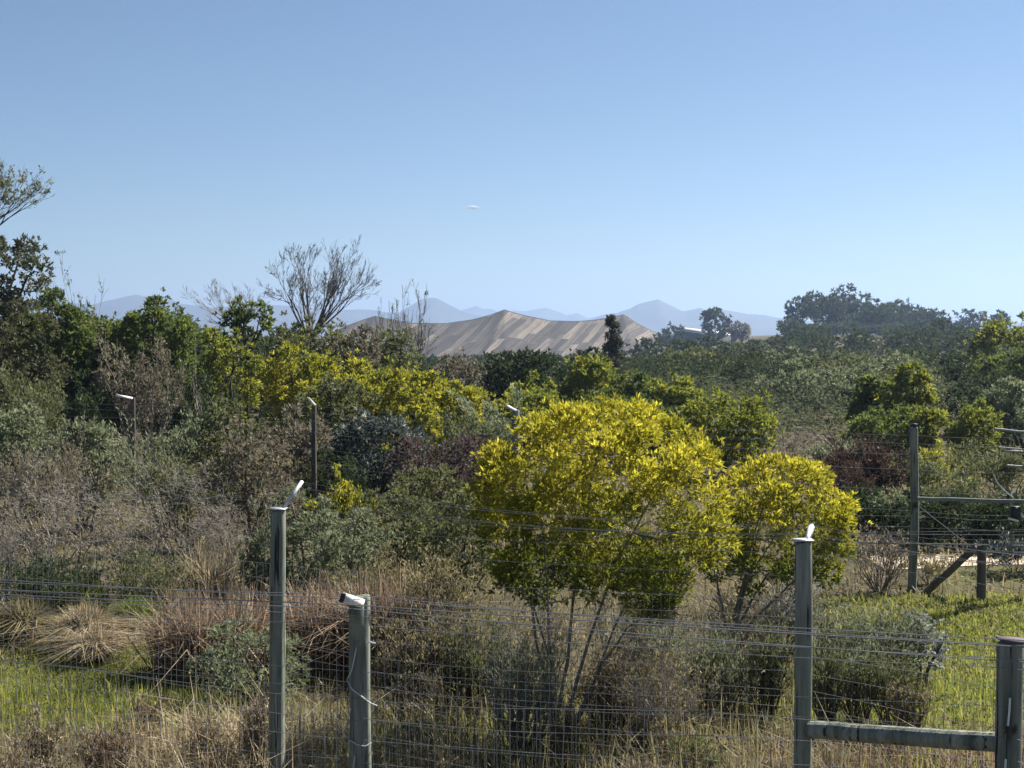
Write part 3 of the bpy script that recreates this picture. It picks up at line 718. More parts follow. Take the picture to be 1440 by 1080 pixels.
def near_short_fence():
    posts = [(-260, 800, 10.3, .07), (508.5, 838, 9.2, .0695), (1421, 899, 8.0, .074), (2100, 950, 6.9, .07)]
    base = P(508, 838, 9.2); off = np.array([base[0], base[1], gz(base[0], base[1])])
    o = root('wire_fence', *off, 'near low wire mesh fence with squat timber posts holding a bundle of wires', 'fence')
    tops = []
    for i, (u, v, d, r) in enumerate(posts):
        lab = {1: 'squat post with white bracket and looped pale cable', 2: 'squat corner post with dark top at end of rail'}.get(i)
        p, t = add_post(o, off, u, v, d, r, 60 + i, lab, taper=.97); tops.append(t)
        loc = np.array([t[0], d, gz(t[0], d)]); f = d / F
        if i in (1,):
            A = P(513, 848, d - .08) - loc; B = P(484, 838, d - .22) - loc
            link('bracket', bar_mesh('bracket', A, B, .058, .014, (0, -1, .25), .0), WHITE, p)
            link('bracket', bar_mesh('bracket', P(511.5, 846, d - .082) - loc, P(511.5, 877, d - .082) - loc, .016, .006, (0, -1, 0)), STEEL, p)
            link('insulator', pole_mesh('insulator', P(486, 833, d - .24) - loc, P(482, 845, d - .24) - loc, .016, 10), BLACK, p)
            for pp in ([(503, 910), (497, 940), (490, 955), (496, 968), (512, 980), (522, 988), (532, 992)], [(495, 994), (489, 1015), (483, 1030), (490, 1038), (503, 1046), (514, 1049), (524, 1044)], [(500, 1062), (498, 1080)]):
                q = np.array([P(a, b, d - .085 + (.05 if a < 491 else 0) + (.03 if a > 520 else 0)) for a, b in pp])
                k = np.linspace(0, len(q) - 1, 28); q = np.stack([np.interp(k, np.arange(len(q)), q[:, c]) for c in range(3)], 1)
                link('cable', quads_mesh('cable', polyline_quads(q - loc, .0042, 8), None, None, True), STEEL, p)
            link('tie', quads_mesh('tie', polyline_quads(np.array([P(a, b, d - .072) for a, b in ((517, 903), (522, 902), (530, 904))]) - loc, .006, 6)), WHITE, p)
        if i == 2:
            link('plate', bar_mesh('plate', P(1404, 899, d - .0) - loc + np.array([0, -.03, .012]), P(1441, 901, d) - loc + np.array([0, -.03, .012]), .13, .012), solid_mat('rusty_plate', [(.06, .05, .06), (.11, .09, .10)], 9, .8), p)
            for pp in ([(1421, 980), (1420, 1000), (1418, 1020), (1414, 1026)], [(1415, 1066), (1414, 1082), (1414, 1100)]):
                q = np.array([P(a, b, d - .088) for a, b in pp]); link('cable', quads_mesh('cable', polyline_quads(q - loc, .006, 8)), WHITE, p)
            link('insulator', pole_mesh('insulator', P(1418, 1020, d - .1) - loc, P(1417, 1030, d - .1) - loc, .014, 10), BLACK, p)
    # bundle of electrified strands on the near side of the posts
    offs = [(-.02, -.20), (.035, -.17), (-.065, -.16), (-.10, -.09), (.005, -.11), (-.17, -.08)]
    for k, (dz, dy) in enumerate(offs):
        strand('wire', [[t[0] - .05, t[1] + dy, t[2] + dz + (.012 * ((k * 13 + j * 7) % 5 - 2))] for j, t in enumerate(tops)], (.0036, .0028, .0034, .0022, .0024, .002)[k], o, off, mat=TAPE, sag=.006 + .004 * k)
    mesh_panel(o, [[t[0], t[1] - .08, 0] for t in tops], off, .05, 1.45, .085, .14, .0018, 9)
    for zz in (1.5, 1.62):
        strand('wire', [[t[0], t[1] - .08, zz + gz(t[0], t[1])] for t in tops], .0018, o, off, sag=.01)

def far_fence():
    posts = [(-75, 545, 32.5, .06), (187, 560, 29.4, .055), (440.5, 569, 26.5, .05), (724, 577, 24.0, .065), (1286, 601, 20.4, .066), (1459, 590, 19.6, .08)]
    off = np.array([*P(1286, 601, 20.4)[:2], 0.0]); off[2] = gz(off[0], off[1])
    o = root('wire_fence', *off, 'far tall wire fence threading between the shrubs with thin armed posts', 'fence')
    tops = []
    arms = {0: (-22, -4), 1: (-23, -4), 2: (-8, -8), 3: (-14, -6)}
    for i, (u, v, d, r) in enumerate(posts):
        lab = {1: 'thin dark post with white arm pointing left', 2: 'thin post with short white stub arm', 3: 'post with angled grey arm beside the yellow bush', 4: 'tall bare grey post carrying the gate rail'}.get(i)
        p, t = add_post(o, off, u, v, d, r, 80 + i, lab, mat=WOOD2 if i in (1, 2) else None)
        tops.append(t); loc = np.array([t[0], d, gz(t[0], d)])
        if i in arms:
            du, dv = arms[i]; a, b = P(u, v + .5, d - .03) - loc, P(u + du, v + dv, d - .25) - loc
            link('arm', bar_mesh('arm', a, b, .045, .035, (0, -1, .3)), WHITE if i != 3 else STEEL, p)
        if i == 4: link('cap', bar_mesh('cap', np.array([-.06, 0, t[2] - loc[2] + .03]), np.array([.03, 0, t[2] - loc[2] + .03]), .07, .05), BLACK, p)
        if i == 5:
            for (u0, v0, u1) in ((1398, 603.5, 1459), (1408, 634, 1459), (1416, 655, 1459), (1404, 629, 1440)):
                link('arm', pole_mesh('arm', P(u0, v0, d - .15) - loc, P(u1, v0 + 6 if u0 == 1398 else v0 + 3, d - .05) - loc, .018 if u0 != 1404 else .010, 8), DULL, p)
            for (u0, v0) in ((1426, 612), (1434, 616), (1440, 640)):
                link('insulator', pole_mesh('insulator', P(u0, v0, d - .14) - loc, P(u0 + 5, v0 + 14, d - .1) - loc, .025, 8), BLACK, p)
            q = np.array([P(a, b, d - .25) for a, b in ((1397, 667), (1401, 678), (1409, 687), (1418, 695), (1427, 702))]); link('cable', quads_mesh('cable', polyline_quads(q - loc, .011, 8)), STEEL, p)
            link('box', bar_mesh('box', P(1427, 712, d - .1) - loc, P(1427, 734, d - .1) - loc, .13, .1, (0, -1, 0)), BLACK, p)
            link('insulator', bar_mesh('insulator', P(1418, 729, d - .2) - loc, P(1432, 733, d - .2) - loc, .035, .03), WHITE, p)
            link('insulator', bar_mesh('insulator', P(1436, 724, d - .2) - loc, P(1444, 730, d - .2) - loc, .035, .03), WHITE, p)
    for z in (2.3, 2.18, 2.02, 1.8, 1.5, 1.2):
        strand('wire', [[t[0], t[1] - .05, z + gz(t[0], t[1])] for t in tops], .0035, o, off, sag=.03)
    mesh_panel(o, [[t[0], t[1] + .07, 0] for t in tops[3:]], off, .05, 1.1, .15, .15, .002, 13)
    # rail, strainer post and braces by the gate
    a, b = P(1290, 701, 20.35), P(1459, 706, 19.6); link('rail', pole_mesh('rail', a - off, b - off, .027, 10), DULL, o)['label'] = 'horizontal rail running out to the right edge'
    p, t = add_post(o, off, 1379.5, 766, 19.4, .062, 95, 'squat strainer post held by a diagonal brace', taper=.95, mat=WOOD2)
    a, b = P(1299, 836, 20.2), P(1374, 768, 19.5); link('brace', pole_mesh('brace', a - off, b - off, .05, 12), WOOD2, o)
    strand('wire', [P(1291, 711, 20.35), P(1374, 776, 19.45)], .007, o, off)
    for k, (va, vb, r) in enumerate(((751, 742, .005), (752, 752, .006), (764, 768, .011), (775, 778, .006))):
        strand('wire', [P(1180, va - 1, 20.2), P(1379, (va + vb) / 2, 19.3), P(1500, vb + 1, 18.7)], r, o, off, mat=DULL if k == 2 else None)
near_tall_fence(); near_short_fence(); far_fence()
# ------------------------------------------------------------------ trees on the skyline and the right slope
B = blob_tree
B('round_tree', 'rounded dark tree alone beside the long low roof', 1005, 431, 36, 455, 'far_green', z0=.03, k=4, nb=5, lobes=.4, rough=.08, lp=(2.6, 1.4))
B('small_tree', 'small dark clump at the upper end of the long low roof', 944, 453, 30, 465, 'far_green', z0=.05, k=2.5, lp=(3, 1.4))
B('small_tree', 'low brownish bush at the lower end of the long low roof', 1040, 454, 32, 450, 'brown', z0=.05, k=2.5, lp=(3, 1.4))
pines = [(1126, 420, 36, .34), (1146, 412, 44, .3), (1181, 407, 46, .12), (1164, 416, 40, .2), (1208, 419, 50, .06), (1234, 427, 50, .04), (1260, 428, 52, .04), (1286, 429, 54, .03), (1310, 438, 44, .03), (1112, 446, 28, .2), (1222, 438, 64, .03), (1276, 440, 64, .03)]
plab = {0: 'open crowned pine at the left end of the skyline pine group', 2: 'tallest pine of the skyline group, its head above the rest', 8: 'lowest pine at the right end of the skyline pine group', 9: 'small thin pine just left of the skyline pine group'}
for i, (u, v, wp, z0) in enumerate(pines):
    B('pine_tree', plab.get(i, 'dark pine massed in the skyline pine group'), u, v, wp * 1.15, 395 + (i * 17) % 40, 'far_green', z0=z0, k=2.4, lp=(3.2, 1.3), nb=7, lobes=.34, rough=.3, flat=1.0, tr=.25, group='pines massed on the skyline')
for i, u in enumerate(range(1112, 1345, 21)):
    B('slope_tree', 'hazy bushy tree in the dark row at the feet of the skyline pines', u, 452 + (i * 7) % 9, 44 + (i * 5) % 14, 372 + (i * 11) % 24, 'far_green', z0=.02, k=2.2, lp=(3, 1.5), rough=.15, nb=5, lobes=.38, group='trees at the feet of the skyline pines')
B('pine_tree', 'blue hazy pine standing apart right of the skyline pines', 1366, 437, 40, 470, 'far_green', z0=.1, k=2.4, lp=(3, 1.3), lobes=.3)
B('pine_tree', 'thin hazy pine rising above the wood near the right edge', 1405, 442, 30, 440, 'far_green', z0=.2, k=2.2, lp=(3, 1.3), lobes=.3)
B('pine_tree', 'dark leaning pine in front of the hazy slope below the pine group', 1325, 452, 50, 250, 'dark_green', z0=.12, k=1.5, lp=(3.5, 1.4), lobes=.32)
for i, (u, v, wp, d) in enumerate([(915, 474, 80, 220), (962, 480, 74, 160), (1003, 476, 80, 190), (1050, 480, 84, 170), (1092, 478, 76, 200), (1135, 470, 84, 220), (1190, 474, 90, 200), (1240, 476, 84, 210), (1290, 472, 90, 200), (1345, 478, 84, 170), (1395, 470, 80, 190), (1440, 474, 80, 180),
      (975, 508, 78, 115), (1025, 500, 84, 125), (1075, 504, 90, 110), (1125, 500, 76, 130), (1168, 508, 86, 105), (1320, 505, 80, 110), (1392, 512, 86, 95), (930, 500, 70, 130), (1045, 528, 70, 90), (1105, 536, 60, 84), (1180, 536, 74, 80), (1350, 536, 70, 78),
      (660, 500, 50, 230), (700, 498, 60, 250), (610, 500, 60, 220), (830, 497, 60, 240), (775, 499, 50, 260)]):
    B('slope_tree', 'hazy dark tree among its like on the far wooded slope', u, v, wp, d, ('far_green', 'far_green', 'dark_green', 'far_scrub')[i % 4], z0=.03, k=1.5, lp=(3.4, 1.7), rough=.14, nb=6, lobes=.38, group='trees of the far wooded slope')
B('conifer', 'brown spiky conifer pointing up in front of the net roof', 862, 434, 38, 75, 'conifer', z0=.05, k=1.5, lp=(4, 1.5), nb=8, lobes=.26, rough=.25, cone=.72, outw=.5)
B('slope_tree', 'dark blue green bush at the foot of the spiky brown conifer', 832, 490, 50, 90, 'far_green', z0=.1, k=1.3)

# ------------------------------------------------------------------ left trees
def airy(label, u, top, wpx, d, pal, n=5, k=.25, **kw):
    a = dict(n=n, spread=.55, levels=4, kids=3, ratio=.62, wob=.14, up=.05, lv=3, zmin=.45, jit=.02, cat='tree', foliage='crown', stems='trunk', base=.03, r=.10, lp=(5, 2), kid_ang=.45, t0=.4, taper=.45, seg=6)
    a.update(kw); return shrub('airy_tree', label, u, top, wpx, d, pal, k=k, **a)
def fan_tree(label, u, top, vfork, wpx, d, utrunk, n, spread, pal, k, r, bark='grey', lp=(3, 1.3), clump=3, levels=5, kids=3, minr=.26, jit=.012, lean=(0, 0), up=.03, seed=0):
    rs = np.random.default_rng(seed) if seed else nrs(); x, g, H, W = spot(u, top, wpx, d); xt = (utrunk - 720) / F * d; zf = P(u, vfork, d)[2] - g
    o = root('airy_tree', xt, d, g, label, 'tree')
    A = fit(skeleton(rs, n, spread, levels, kids, .6, .075, up, 6, .01, lean, .36, .3, .42), W, W * .8, H - zf)
    off = np.array([0, 0, zf]); A[:, 0:3] += off; A[:, 3:6] += off
    for c in (0, 3): A[:, c] += (x - xt) * np.clip((A[:, c + 2] - zf) / (H - zf), 0, 1)
    R0 = np.maximum(A[:, 12] * r, leafpx(d, minr) / 2); R1 = np.maximum(A[:, 13] * r, leafpx(d, minr) * .4)
    Q = tube_quads(A[:, 0:3], A[:, 3:6], A[:, 6:9], A[:, 9:12], R0, R1, 4)
    t = np.linspace(0, 1, 10)[:, None]; tp = np.array([[0, 0, -.1]]) * (1 - t) + np.array([[0, 0, zf + .02]]) * t; tp[:, 0] += .12 * np.sin(t[:, 0] * 5) * (1 - t[:, 0])
    Q = np.concatenate([Q, polyline_quads(tp, np.linspace(r * 1.9, r * 1.35, 10), 8)])
    link('trunk', quads_mesh('trunk', Q, rs.random(len(Q)) * .7), TM[bark], o)
    if pal:
        m = int(wpx * SC * (H - zf) / d * F * SC * k)
        q, tt = leaves_on(rs, A, levels - 2, max(m, 60), leafpx(d, lp[0]), leafpx(d, lp[1]), .6, .8, .1, jit * W, zf + .25 * (H - zf), clump, 0.0, True)
        link('crown', quads_mesh('crown', q, tt), LM[pal], o)

AIRY_TALL = ('tall airy tree with flat tufted crown cut by the left edge', -28, 222, 172, 48, 'olive'); dict( bark='grey', clump=14, jit=.02, lup=.1, n=5, spread=1.05, r=.12, levels=6, tip=True, lv=4, up=.045, kid_ang=.42, lp=(4, 1.7))
fan_tree(*AIRY_TALL[:3], 352, 190, 48, -50, 14, 1.1, 'olive', .30, .06, 'grey', (3.6, 1.6), 12, jit=.014, up=.06, seed=4)
B('olive_tree', 'dark olive tree below the tall airy tree at the left edge', -2, 314, 132, 45, 'dark_olive', z0=.35, lp=(4.5, 1.8), nb=9, k=1.1)
airy('thin wispy sapling poking up behind the far left green tree', 100, 368, 90, 47, 'grey_green', k=.10, bark='grey', n=6, r=.05, lp=(3, 1.3))
B('leafy_tree', 'bright green bushy tree, leftmost of the two round green ones', 76, 404, 136, 40, 'green', z0=.05, k=1.9, nb=8, lobes=.37, rough=.15, outw=.6, lp=(4.2, 1.9))
B('leafy_tree', 'dark grey olive tree low at the left edge', 8, 424, 130, 37, 'dark_olive', z0=.15, k=1.0, lp=(4.5, 1.8))
B('leafy_tree', 'wide round green tree left of the bare twiggy trees', 207, 417, 158, 41, 'green', z0=.05, k=1.9, nb=8, lobes=.37, rough=.15, outw=.6, lp=(4.2, 1.9))
B('leafy_tree', 'dark green tree wedged between the two round green ones', 143, 446, 80, 43, 'dark_green', z0=.05, k=1.9, nb=8, lobes=.37, rough=.15, outw=.6, lp=(4.2, 1.9))
shrub('twiggy_shrub', 'tan twiggy shrub with pale stems below the wide green tree', 197, 474, 115, 35, 'brown', 'pale', k=.35, n=8, spread=.55, levels=4, lv=2, zmin=.4)
shrub('twiggy_shrub', 'olive brown shrub with pale twigs at the left below dark trees', 28, 492, 120, 33, 'olive', 'pale', k=.6, n=10, levels=3)
shrub('leafy_shrub', 'small olive shrub under the leftmost bright green tree', 118, 522, 95, 34, 'dark_green', 'dark', k=.8)  # dark leaf colour painted in for the shaded gap under the trees
shrub('leafy_shrub', 'dull shrub coloured as shade under the wide round green tree', 250, 520, 130, 36, 'dark_green', 'dark', k=.8)  # dark leaves put in as shade beneath the tree
fan_tree('pale leafless tree, the smaller left one of the two bare trees', 318, 394, 466, 100, 47, 335, 8, 1.15, None, 0, .035, 'pale', minr=.2, seed=5)
B('cap_tree', 'small tree with a dark green cap between the two bare trees', 346, 417, 58, 46, 'green', z0=.66, k=1.0, nb=5, tr=.07, lobes=.4)
fan_tree('big leafless tree with fanning grey branches on the skyline', 462, 341, 474, 138, 50, 438, 13, 1.15, 'grey_green', .02, .05, 'grey', lean=(.12, 0), seed=9, levels=6, minr=.2)
airy('thin pale twiggy tree right of the big leafless tree', 562, 404, 78, 51, 'grey_green', n=5, levels=5, k=.05, bark='grey', r=.05, lp=(3, 1.3), clump=3, kid_ang=.4)
airy('spreading leafless tree with a leaning pale trunk left of the wattles', 285, 478, 90, 38, None, n=3, levels=3, bark='pale', r=.045, spread=.8)
B('leafy_tree', 'yellow olive tree behind the leaning pale trunk', 318, 455, 88, 42, 'lime', z0=.2, k=.9, lp=(4.5, 1.8))
B('olive_tree', 'brown olive tree under the big leafless tree', 425, 452, 130, 46, 'olive', z0=.12, k=.9, lp=(4.5, 1.8))
B('olive_tree', 'brown olive tree standing left of the striped net roof', 545, 460, 96, 49, 'olive', z0=.12, k=.8, lp=(4.5, 1.6))
B('olive_tree', 'dull brown tree right of the big leafless trunk', 490, 450, 100, 47, 'brown', z0=.12, k=.8, lp=(4.5, 1.6))
B('olive_tree', 'low brown tree right of the yellow green row under the net', 655, 497, 95, 56, 'brown', z0=.1, k=.9, lp=(4.5, 1.6))
for lab, u, v, wp, d, pal in [
    ('yellow green bush at the left end of the bright row', 432, 488, 120, 38, 'yellow_green'),
    ('second yellow green bush from the left in the bright row', 515, 500, 125, 37, 'yellow_green'),
    ('tallest right hand yellow green bush of the bright row', 598, 505, 100, 36, 'yellow_green'),
    ('bright yellow bush hanging lowest in the middle of the bright row', 592, 548, 75, 33, 'yellow_green'),
    ('yellow green bush at the right end of the bright row', 645, 532, 90, 35, 'yellow_green'),
    ('dull yellow bush under the left part of the bright row', 470, 535, 130, 35, 'olive')]:
    B('wattle_bush', lab, u, v, wp, d, pal, z0=.05, k=1.5, lp=(4.4, 1.8), nb=10, lobes=.32, nstem=3, group='yellow green bushes of the bright row', cat='bush')
shrub('leafy_shrub', 'grey green upright shrub right of the bright yellow row', 690, 552, 85, 33, 'grey_green', 'grey', k=.8)
shrub('leafy_shrub', 'dull olive green shrub left of the grey armed post', 650, 585, 90, 30, 'olive', 'dark', k=.8)

# ------------------------------------------------------------------ centre trees
R2 = np.random.default_rng(31)
for i in range(34):
    d = R2.uniform(58, 105); u = R2.uniform(930, 1420); h = R2.uniform(1.3, 3.0)
    B('slope_bush', 'rounded grey green bush among the brush below the wooded slope', u, 470 - (h - CAMZ) / d * F, h / d * F * R2.uniform(1.1, 1.8), d, ('far_scrub', 'grey_green', 'far_green', 'olive')[i % 4], z0=.0, k=1.0, lp=(3.6, 1.5), nb=6, nstem=3, cat='bush', group='bushes below the wooded slope')
for lab, u, v, wp, d, pal in [
    ('broad dark green tree under the net roof', 742, 489, 120, 53, 'dark_green'),
    ('small lit tree in front of the broad dark green one', 752, 524, 62, 47, 'lime'),
    ('green tree right of the broad dark green one', 832, 500, 88, 49, 'lime'),
    ('rounded green tree below the spiky brown conifer', 893, 515, 84, 47, 'green'),
    ('small bright green tree left of the large lit round one', 957, 526, 66, 46, 'lime'),
    ('large round lit green tree beside the hazy slope', 1020, 549, 128, 36.5, 'lime'),
    ('dark green tree just behind the top of the yellow bush', 930, 562, 90, 39, 'green'),
    ('low yellow green spray behind the grey armed post', 738, 551, 120, 42, 'lime'),
    ('dull green tree behind the left crown of the yellow bush', 845, 552, 130, 41, 'green')]:
    B('leafy_tree', lab, u, v, wp, d, pal, z0=.03, k=1.7, lp=(4.2, 1.8), nb=9, lobes=.34, rough=.2, outw=.6)
shrub('twiggy_shrub', 'pale grey twiggy shrub right of the large lit round tree', 1110, 610, 78, 42, 'brown', 'pale', k=.3, n=10, levels=4, lv=2)
shrub('leafy_shrub', 'olive scrub behind the second yellow bush', 1140, 652, 120, 34, 'olive', 'grey', k=.7)
shrub('leafy_shrub', 'dull grey green scrub right of the pale twiggy shrub', 1175, 622, 90, 40, 'grey_green', 'grey', k=.7)

# ------------------------------------------------------------------ right side
for lab, u, v, wp, d, pal in [
    ('narrow left crown of the pair of upright lit trees at right', 1226, 517, 56, 46, 'green'),
    ('taller right crown of the pair of upright lit trees at right', 1280, 499, 66, 45, 'lime'),
    ('low green bush at the foot of the pair of upright lit trees', 1245, 572, 110, 42, 'green'),
    ('lit yellow green bush right of the pair of upright trees', 1300, 570, 56, 41, 'lime'),
    ('rounded lit tree above the horizontal rail', 1372, 568, 74, 40, 'lime'),
    ('grey green tree at the right edge above the steel arms', 1425, 540, 90, 43, 'grey_green'),
    ('sunlit yellow green tree high at the right edge', 1424, 450, 96, 76, 'lime'),
    ('dark tree left of the sunlit one high at the right edge', 1362, 500, 90, 80, 'dark_green'),
    ('dull green tree under the sunlit one at the right edge', 1448, 492, 110, 66, 'green'),
    ('dark shaded tree between the rail and the hazy slope', 1370, 545, 90, 52, 'dark_green')]:
    B('leafy_tree', lab, u, v, wp, d, pal, z0=.03, k=1.7, lp=(4.2, 1.8), nb=9, lobes=.34, rough=.2, outw=.6)
shrub('leafy_shrub', 'yellow flowering scrub just above the horizontal rail', 1330, 626, 95, 33, 'yellow_green', 'brown', k=.6)
shrub('leafy_shrub', 'olive scrub behind the rail at the right edge', 1415, 622, 130, 31, 'olive', 'grey', k=.7)
shrub('leafy_shrub', 'brown olive scrub behind the tall bare grey post', 1300, 640, 110, 30, 'olive', 'brown', k=.7)
shrub('twiggy_shrub', 'dark red brown bush left of the tall bare grey post', 1222, 598, 105, 29, 'red_brown', 'dark', k=1.0, n=14)
shrub('twiggy_shrub', 'very dark shrub under the red brown bush', 1190, 655, 100, 27, 'red_brown', 'dark', k=.8, n=12)
shrub('leafy_shrub', 'pale leaved shrub left of the tall bare post at rail height', 1255, 692, 95, 25, 'grey_green', 'grey', k=.6)
shrub('leafy_shrub', 'dark shaded shrub under the middle of the horizontal rail', 1335, 676, 130, 27, 'olive', 'dark', k=.8)
shrub('leafy_shrub', 'dark shaded shrub under the right end of the rail', 1420, 688, 120, 26, 'dark_green', 'dark', k=.9)
shrub('leafy_shrub', 'low dark bush behind the wires at the right edge', 1432, 752, 80, 21.6, 'blue_dark', 'dark', k=.9)
for lab, u, v, wp, d in [
    ('dense shrub coloured as shade behind the tall bare grey post', 1282, 694, 110, 24.4),
    ('dense shrub coloured as shade right of the tall bare post under the rail', 1350, 700, 110, 24.2),
    ('dense shrub coloured as shade under the rail at the right edge', 1418, 698, 110, 24.0),
    ('thicket coloured as shade at the foot of the red brown bush', 1205, 690, 100, 24.8)]:
    B('leafy_shrub', lab, u, v, wp, d, 'dark_green', z0=.0, k=1.2, lp=(4.4, 1.7), nstem=4, cat='shrub')  # added shrubs, their dark leaf colour standing in for dense shade under the rail
shrub('twiggy_shrub', 'dry grey twiggy bush right of the second yellow bush', 1240, 738, 95, 20.6, 'straw', 'grey', k=.16, n=22, levels=4, spread=.9, lv=2)
shrub('twiggy_shrub', 'small dry bush at the foot of the tall bare post', 1310, 778, 60, 21, 'litter', 'grey', k=.4, n=14)

# ------------------------------------------------------------------ left middle shrubs
for lab, u, v, wp, d, pal, bark, k in [
    ('grey green shrub at the left edge under the dark trees', 30, 572, 140, 28, 'grey_green', 'grey', .7),
    ('upright grey green shrub left of the white armed post', 122, 574, 100, 27, 'grey_green', 'grey', .7),
    ('pale brown twiggy brush low at the left edge', 70, 620, 150, 25, 'brown', 'pale', .3),
    ('thin grey shrub behind the white armed post', 225, 588, 120, 26.5, 'grey_green', 'grey', .4),
    ('yellow leaved shrub with an orange tinge right of the white armed post', 325, 562, 100, 27, 'olive', 'brown', .6),
    ('brown shrub between the two thin far posts', 350, 600, 120, 24, 'brown', 'brown', .6),
    ('dull shrub among grey twigs right of the white armed post', 260, 620, 120, 24, 'olive', 'grey', .4),
    ('grey brown shrub beside the thin post with the stub arm', 425, 575, 100, 30, 'brown', 'grey', .6),
    ('dark shrub below the stub armed thin post', 462, 636, 90, 27, 'dark_green', 'dark', .8)]:
    if k > .5: B('leafy_shrub', lab, u, v, wp, d, pal, z0=.03, k=k * 1.3, lp=(4.6, 1.6), nb=10, lobes=.3, nstem=5, bark=bark, cat='shrub', rough=.3)
    else: shrub('leafy_shrub', lab, u, v, wp, d, pal, bark, k=k, n=12)
for lab, u, v, wp, d, lean in [
    ('tangle of bare grey twigs with dark leaning stems at far left', 70, 655, 230, 19.6, (.45, 0)),
    ('wide tangle of bare grey twigs left of the tall near post', 225, 640, 230, 19.0, (.35, 0)),
    ('smaller bare grey thicket just left of the tall near post', 335, 668, 150, 19.4, (-.2, 0)),
    ('grey twig thicket low at the left edge', 10, 690, 130, 18.6, (.3, 0))]:
    shrub('bare_shrub', lab, u, v, wp, d, 'brown', 'pale', k=.05, n=9, spread=1.0, levels=6, kids=3, lean=lean, wob=.22, up=.02, lv=4, r=.022, minr=.34, kid_ang=.7, group='bare grey twig thickets')
for lab, u, v, wp, d, pal, bark, k in [
    ('leafy green bush right of the tall near post', 425, 690, 110, 18.6, 'grey_green', 'grey', .75),
    ('lower sage green bush between tall and squat near posts', 490, 712, 120, 18.0, 'grey_green', 'grey', .7),
    ('small green bush left of the tall near post', 364, 704, 60, 18.4, 'grey_green', 'grey', .6),
    ('purple brown bush with red tips left of the yellow bush', 625, 608, 140, 24.4, 'purple', 'brown', 1.0),
    ('olive brown bush in front of the purple one', 592, 652, 125, 23, 'olive', 'brown', .8),
    ('dark brown green scrub under the purple bush', 560, 692, 130, 20.4, 'olive', 'dark', .8),
    ('shaded scrub at the left foot of the yellow bush', 645, 700, 110, 19, 'olive', 'dark', .7),
    ('small red tipped shrub touching the left of the yellow bush', 684, 640, 36, 22, 'purple', 'brown', 1.0),
    ('twiggy brown scrub behind the squat near post', 530, 772, 120, 17, 'litter', 'brown', .45),
    ('brown twig scrub left of the yellow bush trunk', 620, 768, 130, 15.6, 'litter', 'dark', .4)]:
    if k > .65: B('leafy_shrub', lab, u, v, wp, d, pal, z0=.03, k=k * 1.2, lp=(4.6, 1.5), nb=10, lobes=.3, nstem=5, bark=bark, cat='shrub', rough=.3)
    else: shrub('leafy_shrub', lab, u, v, wp, d, pal, bark, k=k, n=14)
shrub('leafy_shrub', 'small shrub topped with bright yellow flowers right of the tall post', 486, 680, 84, 20.4, 'yellow', 'brown', k=.35, zmin=.78, n=16)
B('leafy_shrub', 'dark blue green bush with pale leaf tips left of the purple bush', 525, 570, 128, 29, 'blue_dark', z0=.1, k=1.0, lp=(5, 1.8), nstem=3, cat='shrub')

# ------------------------------------------------------------------ the two yellow bushes
def yellow_bush(label, uc, top, wpx, d, vbot, ubase, nst, k, lp, nb, seed, lobes=.3):
    rs = np.random.default_rng(seed); x, g, H, W = spot(uc, top, wpx, d); z0 = P(uc, vbot, d)[2] - g
    xb = (ubase - 720) / F * d; o = root('yellow_bush', xb, d, g, label, 'bush', 'yellow leaved bushes')
    n = int(np.clip(wpx * SC * (vbot - top) * SC * k, 2000, 70000))
    q, t, C = crown_quads(rs, W, W * .85, H, z0, n, leafpx(d, lp[0]), leafpx(d, lp[1]), nb=nb, lobes=lobes, outw=.75, up=.4, per=7, rough=.08, gaps=.10)
    zc = q[:, 0, 2]; t = np.clip(t * .55 + .55 * sstep(z0 + .12 * (H - z0), z0 + .78 * (H - z0), zc + .15 * (H - z0) * q[:, 0, 0] / W) * (.6 + .4 * rs.random(len(t))), 0, 1)  # light put into leaf tint: yellow lit top and right, green shaded bottom
    q[..., 0] += x - xb; C[:, 0] += x - xb
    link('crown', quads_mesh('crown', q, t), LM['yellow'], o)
    lq = [limb_quads(rs, C, z0, .024, base_spread=.10, nstem=nst, env=W * .2, twigs=5)]
    link('trunk', quads_mesh('trunk', lq[0], rs.random(len(lq[0])) * .8), TM['grey'], o)
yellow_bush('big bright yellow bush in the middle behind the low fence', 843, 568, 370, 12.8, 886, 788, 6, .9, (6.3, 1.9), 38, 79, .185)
yellow_bush('smaller yellow bush right behind the big one', 1090, 645, 226, 16.0, 850, 1010, 3, .95, (5.6, 1.8), 26, 78, .2)

